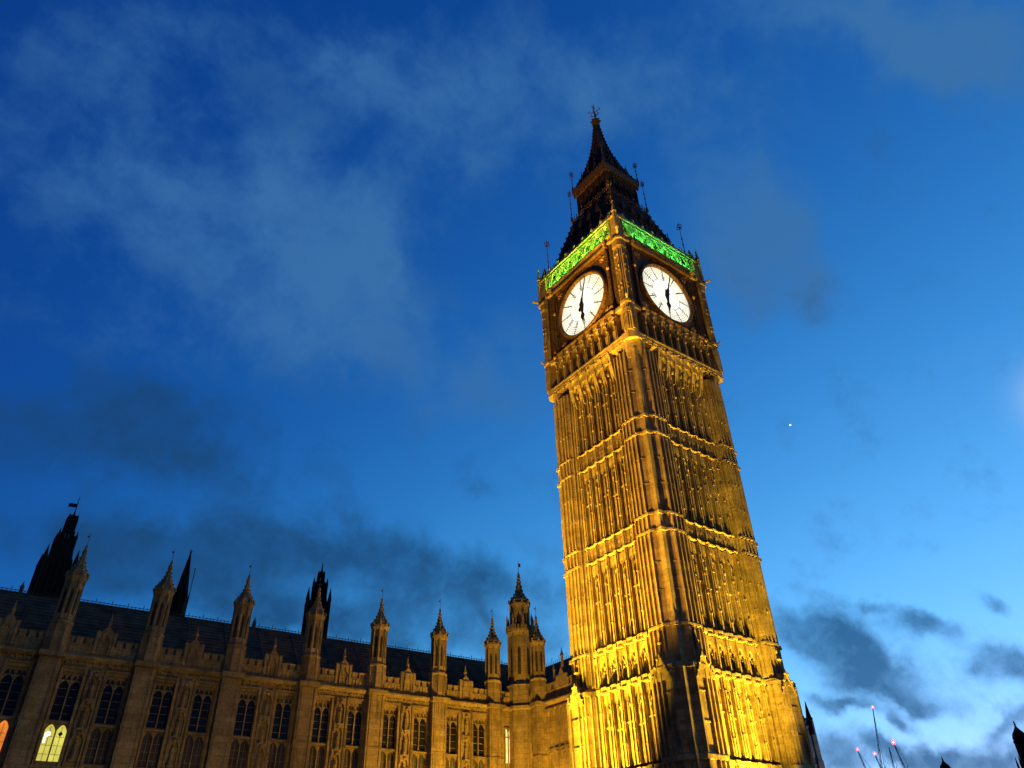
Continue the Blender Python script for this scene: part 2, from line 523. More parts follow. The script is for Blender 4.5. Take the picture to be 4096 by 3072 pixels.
def tier(mb, z0, z1, kind):
    """seven panelled bays between two string courses"""
    H = z1 - z0
    for b in bounds[1:-1]:
        mb.box(b - 0.145, b + 0.145, CORE, WALL + 0.34, z0, z1)
        mb.box(b - 0.065, b + 0.065, CORE, WALL + 0.46, z0, z1)
    for i in range(7):
        t0, t1 = bounds[i], bounds[i + 1]
        c = (t0 + t1) / 2
        # the panel stands clear of the buttresses, with a deep groove at either side
        if kind in ('band', 'tracery'):
            mb.box(t0 + 0.16, t1 - 0.16, CORE, WALL + (0.22 if kind == 'band' else 0), z0, z1)
        else:
            mb.box(t0 + 0.205, c - 0.085, CORE, WALL, z0, z1)
            mb.box(c + 0.085, t1 - 0.205, CORE, WALL, z0, z1)
            mb.box(t0 + 0.14, t1 - 0.14, CORE, WALL, z1 - 0.95, z1)
        if kind == 'band':
            # shallow panels, each with a small lozenge
            for q in (-0.36, 0.0, 0.36):
                mb.box(c + q - 0.03, c + q + 0.03, WALL, WALL + 0.30, z0, z1)
            zc = (z0 + z1) / 2
            for q in (-0.18, 0.18):
                mb.plate([(c + q - 0.11, zc), (c + q, zc - 0.2), (c + q + 0.11, zc), (c + q, zc + 0.2)], WALL, WALL + 0.29)
            continue
        if kind == 'tracery':
            mb.arch(t0, t1, z1 - 1.15, z1 - 0.1, WALL, WALL + 0.3, open_w=0.66)
            zb = z0 + 1.4
            for s in (-1, 1):
                mb.box(c + s * 0.31 - 0.035, c + s * 0.31 + 0.035, WALL, WALL + 0.22, z0, z1 - 1.1)
                mb.plate([(c, zb), (c + s * 0.30, zb - 0.9), (c + s * 0.30, zb - 0.72), (c, zb + 0.18)], WALL, WALL + 0.15)
                mb.plate([(c, zb - 0.25), (c + s * 0.30, zb + 0.45), (c + s * 0.30, zb + 0.6), (c, zb - 0.1)], WALL, WALL + 0.15)
                mb.blob((c + s * 0.14, WALL + 0.1, z1 - 1.35), 0.11, 0.09, 0.11)
            mb.blob((c, WALL + 0.12, z1 - 1.0), 0.12, 0.09, 0.14)
            mb.blob((c, WALL + 0.12, zb), 0.14, 0.12, 0.17)
            mb.m = 1
            for (q, zz, r) in ((c - 0.15, z1 - 1.1, 0.085), (c + 0.15, z1 - 1.1, 0.085), (c, z1 - 1.27, 0.085), (c, zb + 0.36, 0.1)):
                mb.plate([(q - r, zz), (q, zz - r * 1.3), (q + r, zz), (q, zz + r * 1.3)], WALL, WALL + 0.012)  # flat dark lozenges paint the shade of the tracery holes
            mb.m = 0
            continue
        # long panelled tier: centre mullion, thin side mullions, cusped heads, one transom
        mb.box(c - 0.05, c + 0.05, CORE, WALL + 0.22, z0, z1)
        for s in (-1, 1):
            mb.box(c + s * 0.22 - 0.03, c + s * 0.22 + 0.03, WALL, WALL + 0.13, z0, z1 - 0.5)
            if t1 - t0 > 1.0:
                mb.arch(c + min(0, s) * 0.40, c + max(0, s) * 0.40, z1 - 0.95, z1 - 0.1, WALL, WALL + 0.17, open_w=0.30)
        # small carved quatrefoil bosses a little below the head
        mb.plate([(c - 0.17, z1 - 1.35), (c, z1 - 1.66), (c + 0.17, z1 - 1.35), (c, z1 - 1.04)], WALL, WALL + 0.22)
        mb.m = 1
        mb.plate([(c - 0.11, z1 - 1.35), (c, z1 - 1.56), (c + 0.11, z1 - 1.35), (c, z1 - 1.14)], WALL + 0.22, WALL + 0.232)  # dark centre paints the shaded hollow of the quatrefoil
        mb.m = 0
        if i in (1, 2, 4, 5):
            mb.blob((c, WALL + 0.22, z1 - 2.05), 0.09, 0.1, 0.2)
        zt = z0 + H * (0.52 if i % 2 else 0.46)
        mb.box(t0 + 0.2, t1 - 0.2, WALL, WALL + 0.17, zt, zt + 0.12)
        # little bosses up the buttress faces
        zz = z0 + 0.7 + (i % 3) * 0.35
        while zz < z1 - 0.6:
            mb.box(t1 - 0.10, t1 + 0.10, WALL + 0.40, WALL + 0.50, zz, zz + 0.12)
            zz += 1.6

shaft = MB()
shaft.square([(CORE, 0.0), (CORE, 60.0)])
def shaft_face(mb):
    tier(mb, 0.6, Z_D - 0.2, 'long')
    tier(mb, Z_D + 0.25, Z_CL - 0.2, 'long')
    tier(mb, Z_CL + 0.25, Z_CU - 0.35, 'tracery')
    tier(mb, Z_CU + 0.25, Z_BL - 0.2, 'long')
    tier(mb, Z_BL + 0.2, Z_BU - 0.2, 'band')
    tier(mb, Z_BU + 0.2, Z_AL - 0.2, 'long')
    tier(mb, Z_AL + 0.2, Z_AU - 0.2, 'band')
    tier(mb, Z_AU + 0.2, Z_K + 0.6, 'top')
four(shaft_face, shaft)
shaft.build('shaft', [M['stone'], M['opening_shade']], tower)

# --- string courses (each level one ring, broken forward at every bay)
def course_ring(z, h, out, crenel):
    mb = MB()
    def f(m):
        pr = [(WALL, z - h), (WALL + out, z - h * 0.55), (WALL + out, z), (WALL, z + out * 0.4)]
        for i in range(7):
            t0, t1 = bounds[i], bounds[i + 1]
            a, b = t0 + 0.16, t1 - 0.16
            if i == 0:
                a = t0 + 0.4
            if i == 6:
                b = t1 - 0.4
            m.loft([[(a, n, zz) for n, zz in pr], [(b, n, zz) for n, zz in pr]])
        for b in bounds[1:-1]:
            m.loft([[(q, n + (0.12 if n > WALL else 0), zz + 0.02) for n, zz in pr] for q in (b - 0.19, b + 0.19)])
        if crenel:
            for i in range(7):
                t0, t1 = bounds[i], bounds[i + 1]
                c = (t0 + t1) / 2
                if t1 - t0 > 1.0 and abs(c) < 3:
                    m.box(c - 0.30, c + 0.30, WALL, WALL + out + 0.10, z - 0.06, z + 0.11)
                    m.box(c - 0.30, c + 0.30, WALL, WALL + out + 0.08, z - 0.38, z - 0.27)
    four_parts(f, 'string_course', M['stone'], tower)
for z, h, o, cr in ((Z_D, 0.4, 0.34, False), (Z_CL, 0.5, 0.42, True), (Z_CU, 0.5, 0.42, True), (Z_BL, 0.16, 0.38, False), (Z_BU, 0.16, 0.38, False), (Z_AL, 0.16, 0.38, False), (Z_AU, 0.16, 0.38, False)):
    course_ring(z, h, o, cr)

# --- corner piers
P_LO, C_LO, P_HI, C_HI = 6.62, 0.98, 6.27, 1.18
def pier(k):
    sx, sy = corner_tf(k)
    mb = MB()
    lo, hi = pier_poly(P_LO, C_LO, sx, sy), pier_poly(P_HI, C_HI, sx, sy)
    mb.prism(lo, 0, Z_CL - 0.3)
    mb.prism(pier_poly(P_LO + 0.12, C_LO, sx, sy), 0, 2.2)
    mb.prism(lo, Z_CL - 0.3, Z_CL + 0.25, hi)
    mb.prism(hi, Z_CL - 0.1, Z_K)
    def ring(P, c, z, h, o=0.19):
        mb.prism(pier_poly(P + o, c + o * 0.4, sx, sy), z - h, z)
        mb.prism(pier_poly(P + o, c + o * 0.4, sx, sy), z, z + o * 0.9, pier_poly(P + 0.02, c, sx, sy))
    ring(P_LO, C_LO, Z_D, 0.3)
    ring(P_LO, C_LO, Z_CL - 0.05, 0.3, 0.2)
    for z in (Z_CU, Z_BL, Z_BU, Z_AL, Z_AU):
        ring(P_HI, C_HI, z, 0.16)
    for z in (22.0, 24.2, 31.0, 33.4, 40.2, 42.6):
        ring(P_HI, C_HI, z, 0.1, 0.06)
    for z in (6.0, 12.6, 14.6):
        ring(P_LO, C_LO, z, 0.1, 0.06)
    # square angle shaft on the splayed face
    def angle(P, c, z0, z1, w, out):
        m = P - c / 2
        a, b = m - w + out, m + out
        q = [(a, a), (b, a), (b, b), (a, b)]
        q = [(x * sx, y * sy) for x, y in q]
        if sx * sy < 0:
            q.reverse()
        mb.prism(q, z0, z1)
    angle(P_HI, C_HI, Z_CU, Z_K, 0.80, 0.30)
    for z in (Z_CU, Z_BL, Z_BU, Z_AL, Z_AU):
        angle(P_HI, C_HI, z - 0.25, z + 0.04, 1.0, 0.42)
    angle(P_HI, C_HI, Z_CL, Z_CU, 0.52, 0.30)
    angle(P_LO, C_LO, 0, Z_CL - 0.3, 0.46, 0.27)
    # mullions on the two square faces and the rims of the splayed face
    def mull(P, c, z0, z1):
        ts = [3.70, 4.10, 4.55, P - c - 0.05]
        for t in ts:
            for swap in (0, 1):
                a = [(P - 0.02, t - 0.06), (P + 0.2, t - 0.06), (P + 0.2, t + 0.06), (P - 0.02, t + 0.06)]
                if swap:
                    a = [(y, x) for x, y in a]
                a = [(x * sx, y * sy) for x, y in a]
                mb.prism(a, z0, z1)
    for P, z0, z1 in ((P_LO, 2.3, Z_CL - 0.4), (P_HI, Z_CL + 0.3, Z_K - 0.2)):
        for u in (0.35, 0.72):
            for swap in (0, 1):
                x, y = 5.5 + (P - 5.5) * u, 3.3 + 0.32 * u - 0.03
                if swap:
                    x, y = y, x
                mb.bar((x * sx, y * sy, z0), (x * sx, y * sy, z1), 0.075, 4)
    mull(P_HI, C_HI, Z_CU + 0.1, Z_BL - 0.3)
    mull(P_HI, C_HI, Z_BL + 0.1, Z_BU - 0.3)
    mull(P_HI, C_HI, Z_BU + 0.1, Z_AL - 0.3)
    mull(P_HI, C_HI, Z_AL + 0.1, Z_AU - 0.3)
    mull(P_HI, C_HI, Z_AU + 0.1, Z_K - 0.2)
    mull(P_HI, C_HI, Z_CL + 0.3, Z_CU - 0.3)
    mull(P_LO, C_LO, Z_D + 0.1, Z_CL - 0.4)
    mull(P_LO, C_LO, 2.3, Z_D - 0.3)
    # crocketed gablets where the lower pier steps back
    for swap in (0, 1):
        def g(t, n, z):
            x, y = (t, n) if swap else (n, t)
            return (x * sx, y * sy, z)
        mb.tf = g
        n0, n1 = P_HI - 0.05, P_LO + 0.16
        t0, t1 = 3.75, P_LO - C_LO
        tm = (t0 + t1) / 2
        base, top = Z_CL - 1.0, Z_CL + 0.75
        mb.add([(t0, n1, base), (t1, n1, base), (tm, n1, top), (t0, n0, base + 0.6), (t1, n0, base + 0.6), (tm, n0, top + 0.5)],
               [(0, 1, 2), (0, 2, 5, 3), (1, 4, 5, 2), (0, 3, 4, 1), (3, 5, 4)])
        for s, e in ((t0, 1), (t1, -1)):
            mb.loft([[(s, n1 - 0.02, base), (s, n1 + 0.12, base), (s + e * 0.16, n1 + 0.12, base), (s + e * 0.16, n1 - 0.02, base)],
                     [(tm, n1 - 0.02, top + 0.1), (tm, n1 + 0.12, top + 0.1), (tm + e * 0.02, n1 + 0.12, top - 0.1), (tm + e * 0.02, n1 - 0.02, top - 0.1)]])
            for u in (0.2, 0.5, 0.8):
                mb.blob((s + (tm - s) * u, n1 + 0.14, base + (top - base) * u + 0.1), 0.11)
        mb.bar((tm, n1 - 0.1, top), (tm, n1 - 0.3, top + 1.5), 0.09, 5, 0.05)
        mb.blob((tm, n1 - 0.2, top + 0.9), 0.2, 0.2, 0.14)
        mb.blob((tm, n1 - 0.32, top + 1.55), 0.1, 0.1, 0.16)
        mb.tf = None
    return mb
for k in range(4):
    pier(k).build('corner_pier', M['stone'], tower)

# --- corbelled arcade under the clock stage, and its gilded cornice
mb = MB()
def corbel(m):
    for i in range(7):
        t0, t1 = bounds[i], bounds[i + 1]
        if t1 - t0 > 1.0:
            m.arch(t0, t1, 44.35, 46.0, WALL + 0.35, WALL + 0.62, open_w=0.86)
            m.arch(t0, t1, 44.9, 46.0, WALL + 0.62, WALL + 0.85, open_w=0.98)
            c = (t0 + t1) / 2
            m.blob((c, WALL + 0.45, 44.0), 0.14, 0.16, 0.3)
    for b in bounds[1:-1]:
        m.add([(b - 0.2, WALL + 0.3, 42.9), (b + 0.2, WALL + 0.3, 42.9), (b - 0.24, WALL + 0.95, 46.0), (b + 0.24, WALL + 0.95, 46.0), (b - 0.24, WALL, 46.0), (b + 0.24, WALL, 46.0), (b - 0.2, WALL, 42.9), (b + 0.2, WALL, 42.9)],
              [(0, 1, 3, 2), (2, 3, 5, 4), (0, 2, 4, 6), (1, 7, 5, 3), (0, 6, 7, 1)])
four_parts(corbel, 'corbel_arcade', M['pale'], tower)

CP = 6.72
mb = MB()
def cornice(m):
    T = 5.5
    for z0, z1, n in ((45.95, 46.15, 6.34), (46.15, 46.45, 6.42), (46.45, 46.60, 6.54), (46.60, 46.72, 6.44)):
        m.box(-T, T, WALL - 0.2, n, z0, z1)
    for i in range(11):
        t = -4.6 + i * 0.92
        m.box(t - 0.12, t + 0.12, 6.4, 6.48, 46.17, 46.43)
        m.blob((t, 6.42, 45.88), 0.12, 0.12, 0.13)
four_parts(cornice, 'cornice', M['stone'], tower)

# --- clock stage: gallery of niches, iron spandrel panels, corner shafts
mb = MB()
mb.square([(5.8, 45.9), (5.8, 60.4)])
def gallery(m):
    m.box(-5.6, 5.6, 5.8, 6.36, 49.9, 50.35)
    for i in range(9):
        t = -4.4 + i * 1.1
        m.box(t - 0.13, t + 0.13, 5.8, 6.40, 46.7, 50.0)
        m.box(t - 0.05, t + 0.05, 5.8, 6.52, 46.7, 49.3)
        # leaning carved bracket
        m.bar((t, 6.42, 48.55), (t, 6.72, 49.35), 0.08, 5, 0.06)
        m.bar((t, 6.72, 49.35), (t, 6.55, 49.95), 0.07, 5, 0.08)
        m.blob((t, 6.52, 48.3), 0.12, 0.13, 0.15)
        m.add([(t - 0.2, 6.38, 49.4), (t + 0.2, 6.38, 49.4), (t, 6.38, 50.1), (t, 6.6, 49.5)], [(0, 1, 3), (1, 2, 3), (2, 0, 3), (0, 2, 1)])
    for i in range(8):
        t = -4.4 + i * 1.1 + 0.55
        m.arch(t - 0.42, t + 0.42, 48.75, 49.95, 5.9, 6.30, open_w=0.74)
        m.box(t - 0.25, t + 0.25, 5.8, 6.2, 46.7, 47.0)
        m.ngon(t, 6.02, [(0.2, 47.0), (0.17, 47.6), (0.2, 48.2), (0.09, 48.35)], 6)
        m.blob((t, 6.02, 48.5), 0.12, 0.12, 0.15)
four(gallery, mb)
mb.build('statue_gallery', M['stone'], tower)

mb = MB()
def spandrel(m):
    m.box(-5.6, 5.6, 5.75, 5.98, 50.3, 59.5)
    for s in (-1, 1):
        # rope columns and dark grilles beside the dial
        m.box(s * 5.1 - 0.5, s * 5.1 + 0.5, 5.95, 6.02, 50.4, 59.3)
        m.box(s * 5.52 - 0.05, s * 5.52 + 0.05, 5.95, 6.2, 50.4, 59.3)
        for j in range(40):
            z = 50.5 + j * 0.222
            m.blob((s * 4.36, 6.2, z + 0.1), 0.15, 0.15, 0.14, 6, 3)
        for j in range(14):
            m.box(s * 4.95 - 0.02 + (j % 2) * 0.2 - 0.07, s * 4.95 + 0.05 + (j % 2) * 0.2 - 0.07, 6.0, 6.08, 50.6 + j * 0.62, 51.1 + j * 0.62)
    # sunk tracery in the spandrels
    for sx in (-1, 1):
        for sz in (-1, 1):
            cx, cz = sx * 3.45, 54.82 + sz * 3.55
            for a in range(8):
                th = a * math.pi / 4
                m.blob((cx + 0.42 * math.cos(th), 6.0, cz + 0.42 * math.sin(th)), 0.15, 0.1, 0.15)
four_parts(spandrel, 'spandrel_panel', M['iron'], tower)

mb = MB()
def frame(m):
    for z in (50.42, 59.22):
        m.loft([[(t, n, z + q) for n, q in ((5.95, -0.17), (6.42, -0.12), (6.5, 0), (6.42, 0.12), (5.95, 0.17))] for t in (-4.55, 4.55)])
    m.box(-4.3, 4.3, 5.95, 6.2, 50.75, 50.82)
    m.box(-4.3, 4.3, 5.95, 6.2, 58.85, 58.92)
    for s in (-1, 1):
        m.box(s * 4.1 - 0.05, s * 4.1 + 0.05, 5.95, 6.2, 50.6, 59.1)
four_parts(frame, 'dial_frame', M['dullgilt'], tower)

mb = MB()
for tf in FACES:
    def boss(*blobs):
        m = MB(tf)
        for c, r in blobs:
            m.blob(c, *r)
        m.build('gilt_boss', M['gilt'], tower)
    for sx in (-1, 1):
        boss(((sx * 4.45, 6.62, 50.02), (0.22, 0.2, 0.24)))
        boss(((sx * 4.45, 6.55, 50.75), (0.15, 0.15, 0.13)))
        boss(((sx * 4.45, 6.6, 59.35), (0.2, 0.2, 0.22)), ((sx * 4.45, 6.6, 59.05), (0.13, 0.13, 0.18)))
        boss(((sx * 4.36, 6.3, 56.05), (0.2, 0.16, 0.1)), ((sx * 4.36, 6.3, 56.2), (0.2, 0.16, 0.1)))
        for sz in (-1, 1):
            cx, cz = sx * 3.45, 54.82 + sz * 3.55
            boss(((cx, 6.08, cz), (0.26, 0.14, 0.26)), *[((cx + 0.32 * math.cos(a * 1.2566 + 0.3), 6.06, cz + 0.32 * math.sin(a * 1.2566 + 0.3)), (0.13, 0.09, 0.17)) for a in range(5)])

# corner shafts of the clock stage
for k in range(4):
    sx, sy = corner_tf(k)
    mb = MB()
    def sq(c, h, z0, z1, c1=None, h1=None):
        c1, h1 = c1 if c1 is not None else c, h1 if h1 is not None else h
        mb.loft([[((cc + a * hh) * sx, (cc + b * hh) * sy, z) for a, b in ((-1, -1), (1, -1), (1, 1), (-1, 1))] for cc, hh, z in ((c, h, z0), (c1, h1, z1))])
    def octo(P, c, z0, z1, P1=None, ret=5.62):
        P1 = P if P1 is None else P1
        mb.prism(pier_poly(P, c, sx, sy, ret - 0.2, 5.7, ret), z0, z1, pier_poly(P1, c, sx, sy, ret - 0.2, 5.7, ret))
    octo(6.2, 0.9, Z_K - 0.9, 45.9, 6.40, 4.9)
    octo(6.52, 0.5, 45.9, 46.7, None, 5.2)
    octo(6.45, 0.26, 46.7, 57.4)
    octo(6.62, 0.3, 50.1, 50.45)
    octo(6.54, 0.26, 48.9, 49.5)
    octo(6.45, 0.26, 57.3, 57.75, 6.62)
    octo(6.62, 0.3, 57.75, 58.6)
    octo(6.78, 0.3, 58.6, 58.85)
    octo(6.78, 0.3, 58.85, 59.7, 6.3)
    # reeded mouldings with small crossing bosses
    for swap in (0, 1):
        def g(t, n, z):
            x, y = (t, n) if swap else (n, t)
            return (x * sx, y * sy, z)
        mb.tf = g
        for t in (5.68, 5.86, 6.04, 6.2):
            mb.box(t - 0.045, t + 0.045, 6.40, 6.56, 50.5, 57.5)
            mb.box(t - 0.045, t + 0.045, 6.40, 6.56, 46.8, 48.9)
        for z in (51.9, 52.5, 54.3, 54.9, 56.4):
            mb.blob((5.77, 6.56, z), 0.13, 0.1, 0.13)
            mb.blob((6.12, 6.56, z + 0.15), 0.13, 0.1, 0.13)
        mb.tf = None
    sq(6.28, 0.10, 46.7, 57.6)
    # outward-leaning gargoyles on the angle
    for a, b, z, q in ((6.3, 6.98, 59.1, 0.2), (6.2, 6.62, 50.3, 0.15)):
        mb.bar((a * sx, a * sy, z), (b * sx, b * sy, z + 0.4), q, 5, q * 0.6)
        mb.blob((b * sx, b * sy, z + 0.42), q * 1.1, q * 1.1, q * 0.9)
    # slim turret above, with a crocketed pinnacle
    sq(5.95, 0.46, 59.3, 62.2)
    sq(5.95, 0.6, 62.2, 62.45)
    sq(5.95, 0.42, 62.45, 64.6, 5.95, 0.03)
    for a, b in ((-1, -1), (1, -1), (1, 1), (-1, 1)):
        mb.box((5.95 + a * 0.46) * sx - 0.07, (5.95 + a * 0.46) * sx + 0.07, (5.95 + b * 0.46) * sy - 0.07, (5.95 + b * 0.46) * sy + 0.07, 59.4, 62.9)
        for u in (0.25, 0.55):
            mb.blob(((5.95 + a * 0.42 * (1 - u)) * sx, (5.95 + b * 0.42 * (1 - u)) * sy, 62.45 + u * 2.1), 0.1)
    mb.build('corner_shaft', M['stone'], tower)
    mb = MB()
    mb.m = 0
    x, y = 6.45 * sx, 6.45 * sy
    mb.ngon(x, y, [(0.24, 59.5), (0.2, 62.6), (0.28, 62.7), (0.05, 64.3)], 6)
    mb.blob((x, y, 64.3), 0.14, 0.14, 0.18)
    mb.build('pinnacle', M['stone'], tower)

# --- ledge above the dials
mb = MB()
def ledge(m):
    T = 5.7
    for z0, z1, n in ((59.42, 59.62, 6.3), (59.62, 60.1, 6.2), (60.1, 60.28, 6.42), (60.28, 60.38, 6.36)):
        m.box(-T, T, 5.6, n, z0, z1)
    for i in range(9):
        t = -4.4 + i * 1.1
        m.box(t - 0.2, t + 0.2, 6.18, 6.27, 59.68, 60.04)
four_parts(ledge, 'ledge', M['stone'], tower)

# --- the four lit dials
def clock_face(k):
    tf = FACES[k]
    CZ, RR = 54.45, 3.45
    seg = 96
    g = MB(tf)
    ring = [(RR * math.cos(2 * math.pi * i / seg), RR * math.sin(2 * math.pi * i / seg)) for i in range(seg)]
    g.add([(a, 6.02, CZ + b) for a, b in ring] + [(a, 6.10, CZ + b) for a, b in ring],
          [tuple(range(seg, 2 * seg))] + [(i, (i + 1) % seg, seg + (i + 1) % seg, seg + i) for i in range(seg)])
    glass = g.build('clock_dial', M['dial'], tower)
    # moulded bronze ring round the glass
    b = MB(tf)
    prof = [(3.44, 6.05), (3.47, 6.3), (3.6, 6.45), (3.74, 6.42), (3.84, 6.22), (3.86, 6.0)]
    rows = []
    for i in range(seg):
        th = 2 * math.pi * i / seg
        rows.append([(r * math.cos(th), n, CZ + r * math.sin(th)) for r, n in prof])
    pts = [p for r in rows for p in r]
    m = len(prof)
    b.add(pts, [(i * m + j, ((i + 1) % seg) * m + j, ((i + 1) % seg) * m + j + 1, i * m + j + 1) for i in range(seg) for j in range(m - 1)])
    b.build('surround_ring', M['dullgilt'], glass)
    # iron tracery: rings, spokes, minute cells and Roman numerals
    t = MB(tf)
    n0, n1 = 6.10, 6.15
    def annulus(r0, r1, s=72):
        p = []
        for i in range(s):
            th = 2 * math.pi * i / s
            p += [(r0 * math.sin(th), n1, CZ + r0 * math.cos(th)), (r1 * math.sin(th), n1, CZ + r1 * math.cos(th))]
        t.add(p, [(2 * i, 2 * i + 1, (2 * i + 3) % (2 * s), (2 * i + 2) % (2 * s)) for i in range(s)])
    def rad(th, r0, r1, w, off=0.0, n=n1):
        c, s_ = math.cos(th), math.sin(th)
        q = [(off - w, r0), (off + w, r0), (off + w, r1), (off - w, r1)]
        t.add([(x * c + y * s_, n, CZ - x * s_ + y * c) for x, y in q], [(0, 1, 2, 3)])
    def seg_line(th, xa, ya, xb, yb, w):
        c, s_ = math.cos(th), math.sin(th)
        d = Vector((xb - xa, yb - ya)).normalized()
        e = Vector((-d.y, d.x)) * w
        q = [(xa + e.x, ya + e.y), (xa - e.x, ya - e.y), (xb - e.x, yb - e.y), (xb + e.x, yb + e.y)]
        t.add([(x * c + y * s_, n1 + 0.003, CZ - x * s_ + y * c) for x, y in q], [(0, 1, 2, 3)])
    for r0, w in ((1.92, 0.03), (2.58, 0.03), (2.80, 0.026), (3.05, 0.026), (3.27, 0.026)):
        annulus(r0 - w, r0 + w)
    for i in range(12):
        th = i * math.pi / 6
        rad(th, 1.92, 3.42, 0.045)
        rad(th, 2.62, 3.42, 0.06, n=n1 + 0.002)
    for i in range(60):
        th = i * math.pi / 30
        rad(th, 2.80, 3.05, 0.014, n=n1 + 0.001)
        rad(th + math.pi / 60, 3.05, 3.27, 0.011, n=n1 + 0.001)
    NUM = ['XII', 'I', 'II', 'III', 'IV', 'V', 'VI', 'VII', 'VIII', 'IX', 'X', 'XI']
    for i, s in enumerate(NUM):
        th = i * math.pi / 6
        wid = {'I': 0.11, 'V': 0.30, 'X': 0.30}
        tot = sum(wid[ch] for ch in s)
        x = -tot / 2
        for ch in s:
            w = wid[ch]
            c = x + w / 2
            ya, yb = 2.02, 2.50
            if ch == 'I':
                seg_line(th, c, ya, c, yb, 0.030)
            elif ch == 'V':
                seg_line(th, c, ya, c - 0.12, yb, 0.036)
                seg_line(th, c, ya, c + 0.12, yb, 0.020)
            else:
                seg_line(th, c + 0.12, ya, c - 0.12, yb, 0.036)
                seg_line(th, c - 0.12, ya, c + 0.12, yb, 0.020)
            x += w
        for y in (2.02, 2.50):
            seg_line(th, -tot / 2, y, tot / 2, y, 0.012)
    # open lattice of the opal panes inside the numerals
    for i in range(12):
        rad(i * math.pi / 6, 1.2, 1.92, 0.007)
    annulus(1.19, 1.205)
    t.build('dial_tracery', M['dialiron'], glass)
    def hand(name, th, outline, n_0, n_1):
        c, s_ = math.cos(th), math.sin(th)
        h = MB(tf)
        full = outline + [(-x, y) for x, y in reversed(outline) if x > 0]
        p = [(x * c + y * s_, CZ - x * s_ + y * c) for x, y in full]
        h.plate(p, n_0, n_1)
        return h.build(name, M['hand'], glass)
    hand('hour_hand', R(181.5), [(0.16, -0.55), (0.22, -0.1), (0.30, 0.15), (0.19, 0.75), (0.14, 1.15), (0.33, 1.55), (0.20, 1.85), (0.10, 2.0), (0.05, 2.35), (0.0, 2.65)], 6.24, 6.30)
    hand('minute_hand', R(17.8), [(0.0, -0.95), (0.16, -0.9), (0.30, -0.6), (0.14, -0.35), (0.30, 0.0), (0.15, 0.35), (0.19, 0.55), (0.085, 0.8), (0.065, 2.0), (0.045, 3.1), (0.0, 3.32)], 6.34, 6.40)
for k in (3, 0, 1, 2):
    clock_face(k)

# --- belfry stage, washed with green light
mb = MB()
mb.m = 1  # core coloured dark to stand for the unlit belfry interior
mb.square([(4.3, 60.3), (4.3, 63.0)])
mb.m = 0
def belfry(m):
    nb = 7
    w = 10.4 / nb
    for i in range(nb):
        t = -5.2 + (i + 0.5) * w
        m.arch(t - w / 2, t + w / 2, 61.15, 62.45, 5.78, 6.02, open_w=w * 0.84)
        m.arch(t - w / 2, t + w / 2, 61.0, 62.45, 5.25, 5.42, open_w=w * 0.58)
    for i in range(nb + 1):
        t = -5.2 + i * w
        m.box(t - 0.10, t + 0.10, 5.4, 6.08, 60.35, 62.45)
        m.blob((t, 6.08, 61.25), 0.15, 0.12, 0.2)
    for z0, z1, n in ((62.42, 62.58, 6.12), (62.58, 62.76, 6.02), (62.76, 62.94, 6.24)):
        m.box(-5.7, 5.7, 4.3, n, z0, z1)
four(belfry, mb)
mb.build('belfry_arcade', [M['belfry'], M['opening_shade']], tower)
mb = MB()
def crest(m):
    m.box(-5.6, 5.6, 6.02, 6.12, 62.9, 63.04)
    for i in range(31):
        t = -5.55 + i * 0.37
        m.blob((t, 6.08, 63.12), 0.14, 0.09, 0.2, 5, 3)
        m.box(t - 0.04, t + 0.04, 6.04, 6.10, 63.0, 63.5)
        if i % 4 == 2:
            m.blob((t, 6.12, 63.42), 0.24, 0.14, 0.32, 6, 4)
four_parts(crest, 'gilt_cresting', M['belfry'], tower)

# --- iron roof, lantern and spire
mb = MB()
prof = [(5.6, 62.9), (5.1, 64.0), (4.75, 65.4), (4.4, 66.8), (3.95, 68.4), (3.5, 70.0), (3.2, 71.3), (3.1, 71.8)]
mb.square(prof)
def rprof(z):
    for (h0, z0), (h1, z1) in zip(prof, prof[1:]):
        if z0 <= z <= z1:
            return h0 + (h1 - h0) * (z - z0) / (z1 - z0)
    return prof[-1][0]
def plates(m):
    z = 63.0
    while z < 71.5:
        h = rprof(z)
        m.box(-h, h, h - 0.12, h + 0.05, z, z + 0.1)
        z += 0.55
    for i in range(-6, 7):
        for j in range(14):
            z = 63.0 + j * 0.6
            h, h1 = rprof(z), rprof(z + 0.6)
            t = i * 0.78 + (0.39 if j % 2 else 0)
            if abs(t) < h1 - 0.1:
                m.bar((t, h + 0.02, z), (t, h1 + 0.02, z + 0.6), 0.055, 4)
    # gabled dormers in two rows
    for z, n, hh in ((64.3, 5, 1.35), (68.0, 4, 1.1)):
        for i in range(n):
            t = (i - (n - 1) / 2) * (1.75 if n == 5 else 1.45)
            h = rprof(z)
            w = hh * 0.30
            m.add([(t - w, h + 0.3, z), (t + w, h + 0.3, z), (t + w, h + 0.3, z + hh * 0.5), (t, h + 0.3, z + hh * 1.15), (t - w, h + 0.3, z + hh * 0.5),
                   (t - w, h - 1.0, z), (t + w, h - 1.0, z), (t + w, h - 1.0, z + hh * 0.5), (t, h - 1.0, z + hh * 1.15), (t - w, h - 1.0, z + hh * 0.5)],
                  [(0, 1, 2, 3, 4), (0, 5, 6, 1), (1, 6, 7, 2), (2, 7, 8, 3), (3, 8, 9, 4), (4, 9, 5, 0)])
            m.bar((t, h + 0.25, z + hh * 1.1), (t, h + 0.25, z + hh * 1.6), 0.05, 4)
four(plates, mb)
